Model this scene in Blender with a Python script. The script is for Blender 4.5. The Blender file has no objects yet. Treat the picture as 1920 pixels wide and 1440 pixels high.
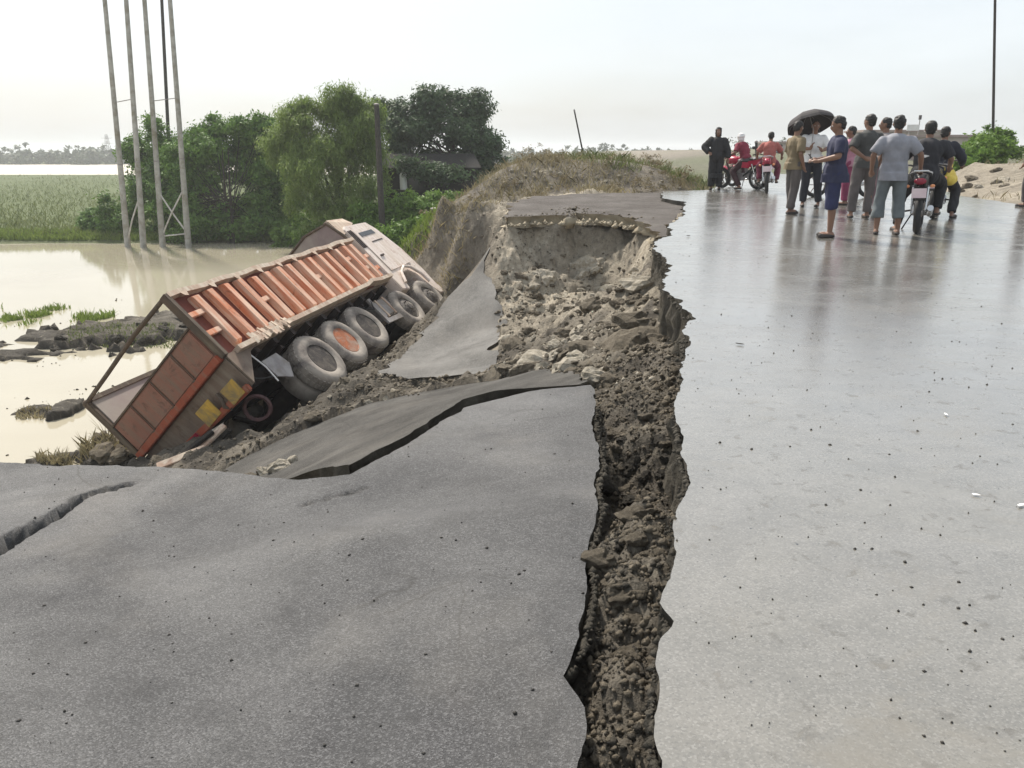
import bpy, bmesh, math, random
import numpy as np
from mathutils import Vector, Matrix
from mathutils.geometry import delaunay_2d_cdt

random.seed(7); RNG = np.random.default_rng(7)
scene = bpy.context.scene
COL = scene.collection

# ------------------------------------------------------------------ camera
FPX, PITCH, CAMZ = 1500.0, math.radians(16.2), 1.25
cam_d = bpy.data.cameras.new("camera"); cam = bpy.data.objects.new("camera", cam_d); COL.objects.link(cam)
cam_d.sensor_width = 36.0; cam_d.lens = 36.0 * FPX / 1920.0
cam_d.clip_start = 0.05; cam_d.clip_end = 6000
cam.location = (0, 0, CAMZ); cam.rotation_euler = (math.pi/2 - PITCH, 0, 0)
scene.camera = cam

# ------------------------------------------------------------------ sky, sun, exposure
SUN_DIR = Vector((-0.30, 0.56, 0.77)).normalized()
world = bpy.data.worlds.new("World"); scene.world = world; world.use_nodes = True
wn = world.node_tree; wn.nodes.clear()
sky = wn.nodes.new("ShaderNodeTexSky"); sky.sky_type = 'NISHITA'; sky.sun_disc = False
sky.sun_elevation = math.asin(SUN_DIR.z); sky.sun_rotation = math.atan2(SUN_DIR.x, SUN_DIR.y)
sky.air_density = 1.0; sky.dust_density = 4.0; sky.ozone_density = 1.5
veil = wn.nodes.new("ShaderNodeMixRGB"); veil.inputs[0].default_value = 0.62
veil.inputs[2].default_value = (7.1, 7.55, 7.8, 1)          # thin white monsoon cloud veil over the clear sky
bg = wn.nodes.new("ShaderNodeBackground"); bg.inputs[1].default_value = 0.10
wo = wn.nodes.new("ShaderNodeOutputWorld")
wtc = wn.nodes.new("ShaderNodeTexCoord"); wmp = wn.nodes.new("ShaderNodeMapping"); wmp.inputs['Scale'].default_value = (1.2, 1.2, 4.5)
wns = wn.nodes.new("ShaderNodeTexNoise"); wns.inputs['Scale'].default_value = 1.6; wns.inputs['Detail'].default_value = 6; wns.inputs['Roughness'].default_value = .55
wrp = wn.nodes.new("ShaderNodeMapRange"); wrp.inputs[1].default_value = .30; wrp.inputs[2].default_value = .70; wrp.inputs[3].default_value = .45; wrp.inputs[4].default_value = .85
wn.links.new(wtc.outputs['Generated'], wmp.inputs[0]); wn.links.new(wmp.outputs[0], wns.inputs['Vector']); wn.links.new(wns.outputs['Fac'], wrp.inputs[0]); wn.links.new(wrp.outputs[0], veil.inputs[0])
wn.links.new(sky.outputs[0], veil.inputs[1]); wn.links.new(veil.outputs[0], bg.inputs[0]); wn.links.new(bg.outputs[0], wo.inputs[0])
sun_d = bpy.data.lights.new("sun", 'SUN'); sun_d.energy = 4.2; sun_d.angle = math.radians(5.0); sun_d.color = (1.0, 0.93, 0.83)
sun = bpy.data.objects.new("sun", sun_d); COL.objects.link(sun)
sun.rotation_euler = SUN_DIR.to_track_quat('Z', 'Y').to_euler(); sun.location = (-10, 30, 40)
vs = scene.view_settings
vs.view_transform = 'Standard'; vs.look = 'None'; vs.gamma = 1.0; vs.exposure = 0.50; vs.use_curve_mapping = False
scene.cycles.max_bounces = 6; scene.cycles.volume_bounces = 2; scene.cycles.transparent_max_bounces = 8
scene.cycles.use_denoising = True

# ------------------------------------------------------------------ small maths
def ray(u, v):
    x, up = (u-960)/FPX, (720-v)/FPX
    return np.array([x, math.cos(PITCH)+up*math.sin(PITCH), -math.sin(PITCH)+up*math.cos(PITCH)])
CP = np.array([0, 0, CAMZ])
def at_z(u, v, z):
    d = ray(u, v); return CP + d*((z-CAMZ)/d[2])
def at_y(u, v, y):
    d = ray(u, v); return CP + d*(y/d[1])
def at_f(u, v, zf, lo=.8, hi=60):
    d = ray(u, v); prev = lo
    for s in np.geomspace(lo, hi, 500):
        p = CP + d*(s/d[1])
        if p[2] <= float(zf(p[0], p[1])):
            a, b = prev, s
            for _ in range(25):
                m = .5*(a+b); q = CP + d*(m/d[1])
                if q[2] <= float(zf(q[0], q[1])): b = m
                else: a = m
            return CP + d*(b/d[1])
        prev = s
    return CP + d*(hi/d[1])
def hash2(ix, iy, seed):
    n = (ix.astype(np.int64)*374761393 + iy.astype(np.int64)*668265263 + seed*1274126177) & 0x7fffffff
    n = ((n ^ (n >> 13)) * 1274126177) & 0x7fffffff
    return ((n ^ (n >> 16)) & 0xffff)/65535.0
def vnoise(x, y, seed=0):
    x = np.asarray(x, float); y = np.asarray(y, float)
    ix, iy = np.floor(x), np.floor(y); fx, fy = x-ix, y-iy
    fx = fx*fx*(3-2*fx); fy = fy*fy*(3-2*fy)
    a, b = hash2(ix, iy, seed), hash2(ix+1, iy, seed); c, d = hash2(ix, iy+1, seed), hash2(ix+1, iy+1, seed)
    return (a+(b-a)*fx)*(1-fy) + (c+(d-c)*fx)*fy - .5
def fbm(x, y, f=1.0, o=4, seed=0, g=.5):
    s = 0; a = 1.0
    for k in range(o):
        s = s + a*vnoise(np.asarray(x)*f+17.3*k, np.asarray(y)*f-9.1*k, seed+k); f *= 2.03; a *= g
    return s
def sstep(a, b, x):
    t = np.clip((np.asarray(x, float)-a)/(b-a), 0, 1); return t*t*(3-2*t)
def in_poly(px, py, poly):
    px = np.asarray(px); py = np.asarray(py); r = np.zeros(px.shape, bool); n = len(poly)
    for i in range(n):
        x0, y0 = poly[i]; x1, y1 = poly[(i+1) % n]
        if y0 == y1: continue
        c = ((y0 > py) != (y1 > py)) & (px < (x1-x0)*(py-y0)/(y1-y0)+x0); r ^= c
    return r

# ------------------------------------------------------------------ materials
def new_mat(name):
    m = bpy.data.materials.new(name); m.use_nodes = True; nt = m.node_tree
    return m, nt, nt.nodes["Principled BSDF"], nt.nodes["Material Output"]
def nd(nt, t, ins=None, **kw):
    n = nt.nodes.new(t)
    for k, v in kw.items(): setattr(n, k, v)
    if ins:
        for k, v in ins.items():
            if isinstance(v, bpy.types.NodeSocket): nt.links.new(v, n.inputs[k])
            else: n.inputs[k].default_value = v
    return n
def ramp(nt, fac, stops):
    r = nt.nodes.new("ShaderNodeValToRGB"); nt.links.new(fac, r.inputs[0])
    cr = r.color_ramp
    while len(cr.elements) < len(stops): cr.elements.new(.5)
    for e, (p, c) in zip(cr.elements, stops):
        e.position = p; e.color = (c, c, c, 1) if not hasattr(c, '__len__') else (*c, 1)
    return r.outputs[0]
def mixc(nt, fac, a, b, mode='MIX'):
    n = nt.nodes.new("ShaderNodeMixRGB"); n.blend_type = mode
    for i, v in ((0, fac), (1, a), (2, b)):
        if isinstance(v, bpy.types.NodeSocket): nt.links.new(v, n.inputs[i])
        elif i == 0: n.inputs[0].default_value = v
        else: n.inputs[i].default_value = (*v, 1)
    return n.outputs[0]
def coords(nt, kind='Object'):
    return nt.nodes.new("ShaderNodeTexCoord").outputs[kind]
def noise_t(nt, vec, scale, detail=4, rough=.55, dist=0):
    return nd(nt, "ShaderNodeTexNoise", {'Vector': vec, 'Scale': scale, 'Detail': detail, 'Roughness': rough, 'Distortion': dist}).outputs['Fac']
def bump(nt, bs, h, strength, dist=.02, prev=None):
    b = nd(nt, "ShaderNodeBump", {'Strength': strength, 'Distance': dist, 'Height': h})
    if prev: nt.links.new(prev, b.inputs['Normal'])
    nt.links.new(b.outputs[0], bs.inputs['Normal']); return b.outputs[0]

def simple(name, c1, c2=None, rough=.7, scale=6, bstr=.2, bdist=.01, metal=0, dirt=None, dirt_amt=.4, kind='Object', spec=.5):
    m, nt, bs, out = new_mat(name); v = coords(nt, kind)
    c2 = c2 or tuple(x*.6 for x in c1)
    n1 = noise_t(nt, v, scale, 5); col = mixc(nt, ramp(nt, n1, [(.35, 0), (.65, 1)]), c1, c2)
    if dirt:
        n2 = noise_t(nt, v, scale*.45, 6, .65, .6)
        col = mixc(nt, ramp(nt, n2, [(.62-dirt_amt*.4, 0), (.80-dirt_amt*.35, 1)]), col, dirt)
    nt.links.new(col, bs.inputs['Base Color']); bs.inputs['Roughness'].default_value = rough
    bs.inputs['Metallic'].default_value = metal; bs.inputs['Specular IOR Level'].default_value = spec
    if bstr: bump(nt, bs, noise_t(nt, v, scale*7, 4), bstr, bdist)
    return m

def mat_wet_road():
    m, nt, bs, out = new_mat("wet_road"); v = coords(nt)
    st = nd(nt, "ShaderNodeMapping", {'Vector': v, 'Scale': (1.0, 1.5, 1.0)}).outputs[0]
    big = noise_t(nt, v, .55, 6, .6, .5); mid = noise_t(nt, st, 3.2, 7, .68, .4); fine = noise_t(nt, v, 150, 3)
    vor = nd(nt, "ShaderNodeTexVoronoi", {'Vector': v, 'Scale': 190.0})
    g1 = nd(nt, "ShaderNodeSeparateColor", {'Color': vor.outputs['Color']}).outputs[0]
    col = mixc(nt, ramp(nt, mid, [(.3, 0), (.7, 1)]), (.20, .19, .168), (.14, .133, .116))
    col = mixc(nt, ramp(nt, big, [(.45, 0), (.7, .55)]), col, (.125, .122, .115))
    col = mixc(nt, ramp(nt, g1, [(.0, .40), (.35, 0)]), col, (.08, .078, .072))
    col = mixc(nt, ramp(nt, g1, [(.7, 0), (1, .35)]), col, (.32, .31, .29))
    spots = noise_t(nt, v, 11, 7, .72, .3)
    col = mixc(nt, ramp(nt, spots, [(.57, 0), (.64, .75)]), col, (.075, .068, .055))
    specks = noise_t(nt, v, 42, 3, .6)
    col = mixc(nt, ramp(nt, specks, [(.70, 0), (.73, .9)]), col, (.02, .019, .016))
    mudf = noise_t(nt, st, 1.5, 7, .7, .8)
    col = mixc(nt, ramp(nt, mudf, [(.54, 0), (.68, .6)]), col, (.17, .152, .12))
    nt.links.new(col, bs.inputs['Base Color'])
    wet = noise_t(nt, st, .8, 6, .62, .8)
    r1 = ramp(nt, wet, [(.36, .10), (.64, .30)])
    r2 = ramp(nt, spots, [(.58, 0), (.66, .35)])
    nt.links.new(nd(nt, "ShaderNodeMath", {0: r1, 1: r2}, operation='ADD').outputs[0], bs.inputs['Roughness'])
    bs.inputs['Specular IOR Level'].default_value = 1.0
    bs.inputs['Coat Weight'].default_value = .7; bs.inputs['Coat Roughness'].default_value = .2; bs.inputs['Coat IOR'].default_value = 1.4
    b = bump(nt, bs, mid, .10, .006); bump(nt, bs, vor.outputs['Distance'], .10, .003, b)
    return m

def mat_asphalt(name, c1, c2, rough=.75, spec=.4):
    m, nt, bs, out = new_mat(name); v = coords(nt)
    vor = nd(nt, "ShaderNodeTexVoronoi", {'Vector': v, 'Scale': 230.0}); grain = vor.outputs['Color']
    g1 = nd(nt, "ShaderNodeSeparateColor", {'Color': grain}).outputs[0]
    big = noise_t(nt, v, 1.1, 6, .6, .4); mid = noise_t(nt, v, 26, 4, .7)
    col = mixc(nt, ramp(nt, big, [(.3, 0), (.7, 1)]), c1, c2)
    col = mixc(nt, ramp(nt, g1, [(.6, 0), (1, .6)]), col, tuple(min(1, x*2.6) for x in c1))
    col = mixc(nt, ramp(nt, g1, [(0, .6), (.3, 0)]), col, tuple(x*.4 for x in c2))
    col = mixc(nt, ramp(nt, mid, [(.56, 0), (.72, .5)]), col, tuple(x*.45 for x in c2))
    blot = noise_t(nt, v, 4.5, 6, .68, .5)
    col = mixc(nt, ramp(nt, blot, [(.5, 0), (.68, .45)]), col, tuple(x*.55 for x in c2))
    cz = nd(nt, "ShaderNodeAttribute", attribute_name="crack")
    col = mixc(nt, cz.outputs['Fac'], col, (.028, .025, .02))
    wv = nd(nt, "ShaderNodeMixRGB", {0: .12, 1: v, 2: nd(nt, "ShaderNodeTexNoise", {'Vector': v, 'Scale': 2.5, 'Detail': 5}).outputs['Color']}).outputs[0]
    vc = nd(nt, "ShaderNodeTexVoronoi", {'Vector': wv, 'Scale': 1.3}, feature='DISTANCE_TO_EDGE').outputs['Distance']
    gate = ramp(nt, noise_t(nt, v, .8, 3), [(.5, 0), (.6, .8)])
    hair = nd(nt, "ShaderNodeMath", {0: ramp(nt, vc, [(.0015, 1), (.0045, 0)]), 1: gate}, operation='MULTIPLY').outputs[0]
    col = mixc(nt, hair, col, (.02, .019, .017))
    dust = noise_t(nt, v, .9, 5, .6, .3)
    col = mixc(nt, ramp(nt, dust, [(.52, 0), (.72, .30)]), col, (.20, .185, .165))
    nt.links.new(col, bs.inputs['Base Color'])
    nt.links.new(ramp(nt, big, [(.3, rough-.16), (.7, rough+.14)]), bs.inputs['Roughness'])
    bs.inputs['Specular IOR Level'].default_value = spec
    b = bump(nt, bs, vor.outputs['Distance'], .45, .006); bump(nt, bs, mid, .35, .012, b)
    return m

def mat_dirt(name, c1, c2, c3, scale=3, bstr=.8, bd=.03, rough=.92):
    m, nt, bs, out = new_mat(name); v = coords(nt)
    a = noise_t(nt, v, scale, 7, .65, .3); b2 = noise_t(nt, v, scale*.4, 5, .6); f = noise_t(nt, v, scale*14, 5, .7)
    col = mixc(nt, ramp(nt, a, [(.3, 0), (.7, 1)]), c1, c2)
    col = mixc(nt, ramp(nt, b2, [(.45, 0), (.7, .8)]), col, c3)
    col = mixc(nt, ramp(nt, f, [(.3, .55), (.5, 0)]), col, tuple(x*.4 for x in c1))
    nt.links.new(col, bs.inputs['Base Color']); bs.inputs['Roughness'].default_value = rough
    bs.inputs['Specular IOR Level'].default_value = .25
    p = bump(nt, bs, a, bstr, bd*2); bump(nt, bs, f, bstr, bd*.5, p)
    return m

def mat_ground():
    # colour attribute "zone": R = green turf, G = dark wet mud, B = pale dry tan soil
    m, nt, bs, out = new_mat("ground_soil"); v = coords(nt)
    at = nd(nt, "ShaderNodeAttribute", attribute_name="zone")
    sp = nd(nt, "ShaderNodeSeparateColor", {'Color': at.outputs['Color']})
    a = noise_t(nt, v, 1.6, 8, .66, .3); f = noise_t(nt, v, 34, 6, .7); mid = noise_t(nt, v, 7, 6, .65)
    soil = mixc(nt, ramp(nt, a, [(.36, 0), (.62, 1)]), (.195, .172, .137), (.072, .062, .050))
    tan = mixc(nt, ramp(nt, mid, [(.32, 0), (.68, 1)]), (.46, .41, .325), (.255, .218, .165))
    mud = mixc(nt, ramp(nt, mid, [(.3, 0), (.7, 1)]), (.075, .067, .055), (.035, .031, .026))
    turf = mixc(nt, ramp(nt, mid, [(.3, 0), (.7, 1)]), (.10, .135, .035), (.05, .075, .02))
    col = mixc(nt, sp.outputs[2], soil, tan); col = mixc(nt, sp.outputs[1], col, mud); col = mixc(nt, sp.outputs[0], col, turf)
    stv = nd(nt, "ShaderNodeMapping", {'Vector': v, 'Scale': (5, 3, .55)}).outputs[0]; sk = noise_t(nt, stv, 2.2, 6, .68, .3)
    col = mixc(nt, ramp(nt, sk, [(.56, 0), (.68, .6)]), col, (.06, .052, .041)); col = mixc(nt, ramp(nt, sk, [(.30, .45), (.42, 0)]), col, (.36, .32, .25))
    col = mixc(nt, ramp(nt, f, [(.28, .55), (.48, 0)]), col, (.055, .048, .038))
    col = mixc(nt, ramp(nt, f, [(.60, 0), (.78, .35)]), col, (.30, .275, .23))
    nt.links.new(col, bs.inputs['Base Color'])
    bs.inputs['Roughness'].default_value = .9; bs.inputs['Specular IOR Level'].default_value = .25
    p = bump(nt, bs, mid, .8, .07); p = bump(nt, bs, sk, .6, .05, p); bump(nt, bs, f, .9, .02, p)
    return m

def mat_water():
    m, nt, bs, out = new_mat("muddy_water"); v = coords(nt)
    n = noise_t(nt, v, .09, 4, .6, .4)
    col = mixc(nt, ramp(nt, n, [(.35, 0), (.65, 1)]), (.41, .375, .29), (.35, .315, .235))
    nt.links.new(col, bs.inputs['Base Color'])
    yy = nd(nt, "ShaderNodeSeparateXYZ", {0: v}).outputs[1]
    nt.links.new(nd(nt, "ShaderNodeMapRange", {0: yy, 1: 90.0, 2: 180.0, 3: .05, 4: .5}).outputs[0], bs.inputs['Roughness'])   # open river is ruffled by wind
    bs.inputs['Specular IOR Level'].default_value = .6; bs.inputs['IOR'].default_value = 1.33
    st = nd(nt, "ShaderNodeMapping", {'Vector': v, 'Scale': (1, 2.5, 1)}).outputs[0]
    bump(nt, bs, noise_t(nt, st, 2.2, 3, .5), .10, .02)
    return m

def mat_leaf(name, c1, c2, trans=.35, rough=.6):
    m, nt, bs, out = new_mat(name)
    oi = nd(nt, "ShaderNodeAttribute", attribute_name="tint")
    v = coords(nt); n = noise_t(nt, v, .8, 3)
    fac = nd(nt, "ShaderNodeMath", {0: oi.outputs['Fac'], 1: n}, operation='ADD').outputs[0]
    col = mixc(nt, ramp(nt, fac, [(.45, 0), (1.15, 1)]), c1, c2)
    nt.links.new(col, bs.inputs['Base Color']); bs.inputs['Roughness'].default_value = rough
    bs.inputs['Specular IOR Level'].default_value = .3
    tr = nd(nt, "ShaderNodeBsdfTranslucent", {'Color': col})
    mx = nd(nt, "ShaderNodeMixShader", {0: trans}); nt.links.new(bs.outputs[0], mx.inputs[1]); nt.links.new(tr.outputs[0], mx.inputs[2])
    nt.links.new(mx.outputs[0], out.inputs[0])
    return m

def mat_rust_paint(name, paint, paint2, rust, dust, dust_amt=.5, rough=.65, scale=2.2):
    m, nt, bs, out = new_mat(name); oi = nt.nodes.new("ShaderNodeObjectInfo")
    v = nd(nt, "ShaderNodeVectorMath", {0: coords(nt), 1: nd(nt, "ShaderNodeCombineXYZ", {0: nd(nt, "ShaderNodeMath", {0: oi.outputs['Random'], 1: 37.0}, operation='MULTIPLY').outputs[0], 1: oi.outputs['Random']}).outputs[0]}, operation='ADD').outputs[0]
    a = noise_t(nt, v, scale, 6, .62, .4); b2 = noise_t(nt, v, scale*3.1, 7, .7, .5); f = noise_t(nt, v, scale*26, 4, .7)
    st = nd(nt, "ShaderNodeMapping", {'Vector': v, 'Scale': (5, 5, .6)}).outputs[0]; s = noise_t(nt, st, 2.0, 5, .6)
    col = mixc(nt, ramp(nt, a, [(.35, 0), (.65, 1)]), paint, paint2)
    col = mixc(nt, ramp(nt, b2, [(.55, 0), (.68, .85)]), col, rust)
    col = mixc(nt, ramp(nt, s, [(.62-dust_amt*.35, 0), (.86-dust_amt*.3, .9)]), col, dust)
    col = mixc(nt, ramp(nt, f, [(.27, .7), (.40, 0)]), col, tuple(x*.35 for x in rust))
    nt.links.new(col, bs.inputs['Base Color']); bs.inputs['Roughness'].default_value = rough
    bs.inputs['Specular IOR Level'].default_value = .35
    p = bump(nt, bs, b2, .25, .012); bump(nt, bs, f, .2, .004, p)
    return m

M = {}
M['wet_road'] = mat_wet_road()
M['slab'] = mat_asphalt("grey_asphalt", (.064, .064, .065), (.042, .042, .044), .70, .38)
M['slab_dark'] = mat_asphalt("damp_asphalt", (.066, .063, .058), (.043, .041, .038), .9, .18)
M['slab_mid'] = mat_asphalt("silted_asphalt", (.12, .117, .11), (.085, .082, .077), .8, .3)
M['slab_brown'] = mat_asphalt("brown_grey_asphalt", (.085, .075, .068), (.06, .053, .048), .85, .2)
M['edge'] = mat_dirt("broken_road_edge", (.095, .085, .068), (.05, .045, .036), (.13, .117, .095), 8, .9, .02)
M['base_course'] = mat_dirt("tan_base_course", (.36, .31, .225), (.24, .205, .15), (.42, .37, .28), 5, .6, .02)
M['ground'] = mat_ground()
M['water'] = mat_water()
M['clod'] = mat_dirt("earth_clod", (.17, .145, .108), (.095, .079, .059), (.23, .198, .15), 9, .8, .02)
M['clod_pale'] = mat_dirt("pale_lump", (.40, .36, .29), (.24, .21, .16), (.50, .46, .39), 9, .6, .02)
M['clod_dark'] = mat_dirt("dark_clod", (.07, .062, .05), (.035, .031, .026), (.10, .09, .072), 9, .8, .02)
M['bark'] = simple("bark", (.035, .027, .02), (.02, .016, .012), .9, 8, .8, .03)
M['wood_pole'] = simple("dark_pole", (.055, .047, .04), (.03, .027, .024), .85, 8, .4, .01)
M['concrete_pole'] = simple("grey_pole", (.42, .41, .38), (.28, .27, .24), .8, 3, .3, .01, dirt=(.2, .18, .13))
M['steel'] = simple("pale_steel", (.55, .54, .50), (.40, .38, .34), .5, 5, .1, .005)
M['leaf_a'] = mat_leaf("leaf_green", (.032, .085, .018), (.125, .225, .043), .25)
M['leaf_b'] = mat_leaf("leaf_willow", (.075, .135, .03), (.19, .265, .065), .4)
M['leaf_c'] = mat_leaf("leaf_dark", (.036, .064, .032), (.08, .125, .058), .28)
M['leaf_s'] = mat_leaf("leaf_shrub", (.055, .125, .022), (.15, .25, .045))
M['grass'] = mat_leaf("grass_green", (.075, .105, .03), (.17, .20, .07), .3)
M['grass_dry'] = mat_leaf("grass_dry", (.16, .13, .07), (.31, .27, .16), .3)
M['grass_lime'] = mat_leaf("grass_lime", (.11, .17, .03), (.21, .28, .06), .3)
M['leaf_dry'] = mat_leaf("leaf_dry", (.11, .085, .05), (.24, .20, .12), .25)
M['far_wood'] = mat_leaf("far_wood", (.05, .075, .045), (.08, .105, .06), .2)

# ------------------------------------------------------------------ object helpers
def link(o): COL.objects.link(o); return o
def tag(o, label=None, cat=None, group=None, kind=None):
    for k, v in (('label', label), ('category', cat), ('group', group), ('kind', kind)):
        if v: o[k] = v
    return o
def empty(name, loc=(0, 0, 0), rz=0, label=None, cat=None, group=None):
    o = bpy.data.objects.new(name, None); o.empty_display_size = .2; link(o)
    o.location = loc; o.rotation_euler = (0, 0, rz); return tag(o, label, cat, group)
def mesh_obj(name, verts, faces, mat=None, parent=None, smooth=False):
    me = bpy.data.meshes.new(name); me.from_pydata([tuple(v) for v in verts], [], [tuple(f) for f in faces]); me.update()
    if mat: me.materials.append(mat)
    if smooth: me.polygons.foreach_set('use_smooth', [True]*len(me.polygons))
    o = bpy.data.objects.new(name, me); link(o)
    if parent: o.parent = parent
    return o
def tri_obj(name, V, T, mat, parent=None, tint=None, smooth=False):
    """numpy verts (n,3) and equal-size faces (m,k)"""
    me = bpy.data.meshes.new(name); n, m, k = len(V), len(T), T.shape[1]
    me.vertices.add(n); me.vertices.foreach_set('co', np.asarray(V, np.float32).ravel())
    me.loops.add(m*k); me.loops.foreach_set('vertex_index', np.asarray(T, np.int32).ravel())
    me.polygons.add(m); me.polygons.foreach_set('loop_start', np.arange(0, m*k, k, dtype=np.int32))
    if tint is not None:
        a = me.attributes.new('tint', 'FLOAT', 'POINT'); a.data.foreach_set('value', np.asarray(tint, np.float32))
    if smooth: me.polygons.foreach_set('use_smooth', np.ones(m, bool))
    me.materials.append(mat); me.update(calc_edges=True); me.validate()
    o = bpy.data.objects.new(name, me); link(o)
    if parent: o.parent = parent
    return o

class MB:
    def __init__(s): s.v = []; s.f = []
    def add(s, vs, fs):
        b = len(s.v); s.v += [tuple(v) for v in vs]; s.f += [tuple(i+b for i in f) for f in fs]; return s
    def box(s, x0, x1, y0, y1, z0, z1):
        return s.add([(x0, y0, z0), (x1, y0, z0), (x1, y1, z0), (x0, y1, z0), (x0, y0, z1), (x1, y0, z1), (x1, y1, z1), (x0, y1, z1)],
                     [(0, 3, 2, 1), (4, 5, 6, 7), (0, 1, 5, 4), (1, 2, 6, 5), (2, 3, 7, 6), (3, 0, 4, 7)])
    def beam(s, p, q, w, h, up=(0, 0, 1), w2=None, h2=None):
        p, q, up = Vector(p), Vector(q), Vector(up); d = (q-p).normalized()
        if abs(d.dot(up)) > .98: up = Vector((1, 0, 0))
        a = d.cross(up).normalized(); b = a.cross(d).normalized(); vs = []
        for c, ww, hh in ((p, w, h), (q, w2 or w, h2 or h)):
            for i, j in ((-1, -1), (1, -1), (1, 1), (-1, 1)): vs.append(c+a*(i*ww/2)+b*(j*hh/2))
        return s.add(vs, [(0, 1, 2, 3), (7, 6, 5, 4), (0, 4, 5, 1), (1, 5, 6, 2), (2, 6, 7, 3), (3, 7, 4, 0)])
    def tube(s, pts, r, seg=8, cap=True):
        pts = [Vector(p) for p in pts]; rr = r if hasattr(r, '__len__') else [r]*len(pts); vs = []; fs = []
        prev = None
        for i, p in enumerate(pts):
            d = (pts[min(i+1, len(pts)-1)]-pts[max(i-1, 0)]).normalized()
            if prev is None:
                u = Vector((0, 0, 1)) if abs(d.z) < .9 else Vector((1, 0, 0)); a = d.cross(u).normalized()
            else:
                a = (prev - d*prev.dot(d)).normalized()
            prev = a; b = d.cross(a)
            for k in range(seg):
                t = 2*math.pi*k/seg; vs.append(p+(a*math.cos(t)+b*math.sin(t))*rr[i])
        for i in range(len(pts)-1):
            for k in range(seg):
                k2 = (k+1) % seg; fs.append((i*seg+k, i*seg+k2, (i+1)*seg+k2, (i+1)*seg+k))
        if cap:
            fs.append(tuple(range(seg-1, -1, -1))); n = (len(pts)-1)*seg; fs.append(tuple(range(n, n+seg)))
        return s.add(vs, fs)
    def lathe(s, prof, o, axis, seg=24, close=False):
        o, ax = Vector(o), Vector(axis).normalized(); u = Vector((0, 0, 1)) if abs(ax.z) < .9 else Vector((1, 0, 0))
        a = ax.cross(u).normalized(); b = ax.cross(a); vs = []; fs = []; n = len(prof)
        for r, h in prof:
            for k in range(seg):
                t = 2*math.pi*k/seg; vs.append(o+ax*h+(a*math.cos(t)+b*math.sin(t))*r)
        for i in range(n if close else n-1):
            j = (i+1) % n
            for k in range(seg):
                k2 = (k+1) % seg; fs.append((i*seg+k, i*seg+k2, j*seg+k2, j*seg+k))
        if not close:
            fs.append(tuple(range(seg-1, -1, -1))); fs.append(tuple(range((n-1)*seg, n*seg)))
        return s.add(vs, fs)
    def ball(s, c, r, seg=12, rings=8):
        r = r if hasattr(r, '__len__') else (r, r, r); vs = []; fs = []
        for i in range(rings+1):
            p = math.pi*i/rings
            for k in range(seg):
                t = 2*math.pi*k/seg
                vs.append((c[0]+r[0]*math.sin(p)*math.cos(t), c[1]+r[1]*math.sin(p)*math.sin(t), c[2]+r[2]*math.cos(p)))
        for i in range(rings):
            for k in range(seg):
                k2 = (k+1) % seg; fs.append((i*seg+k, (i+1)*seg+k, (i+1)*seg+k2, i*seg+k2))
        return s.add(vs, fs)
    def plate(s, pts, nrm, th):
        """flat polygon pts extruded by th along nrm"""
        n = Vector(nrm).normalized()*th; pts = [Vector(p) for p in pts]; k = len(pts)
        return s.add(pts+[p+n for p in pts], [tuple(range(k-1, -1, -1)), tuple(range(k, 2*k))]+[(i, (i+1) % k, (i+1) % k+k, i+k) for i in range(k)])
    def bm(s):
        bm = bmesh.new(); vv = [bm.verts.new(v) for v in s.v]
        for f in s.f:
            try: bm.faces.new([vv[i] for i in f])
            except ValueError: pass
        bmesh.ops.recalc_face_normals(bm, faces=bm.faces); return bm
    def build(s, name, mat, parent=None, smooth=False, bev=0, weld=False):
        bm = s.bm()
        if weld: bmesh.ops.remove_doubles(bm, verts=bm.verts, dist=1e-4)
        if bev:
            ed = [e for e in bm.edges if len(e.link_faces) == 2 and e.calc_face_angle(0) > .6]
            bmesh.ops.bevel(bm, geom=ed, offset=bev, segments=2, affect='EDGES', clamp_overlap=True)
        me = bpy.data.meshes.new(name); bm.to_mesh(me); bm.free()
        if mat: me.materials.append(mat)
        if smooth:
            for p in me.polygons: p.use_smooth = True
            me.set_sharp_from_angle(angle=math.radians(42))
        o = bpy.data.objects.new(name, me); link(o)
        if parent: o.parent = parent
        return o

# ------------------------------------------------------------------ truck pose (found from the photograph)
def rot3(a, b, c):
    ca, sa, cb, sb, cc, sc = math.cos(a), math.sin(a), math.cos(b), math.sin(b), math.cos(c), math.sin(c)
    return (np.array([[ca, -sa, 0], [sa, ca, 0], [0, 0, 1]]) @ np.array([[cb, 0, sb], [0, 1, 0], [-sb, 0, cb]]) @ np.array([[1, 0, 0], [0, cc, -sc], [0, sc, cc]]))
TR = rot3(*np.radians([76.3, -1.6, -46.2])); TO = np.array([-5.21, 12.02, -2.64])
def tw(x, y, z): return TR @ np.array([x, y, z]) + TO
WATER = -3.76

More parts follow.
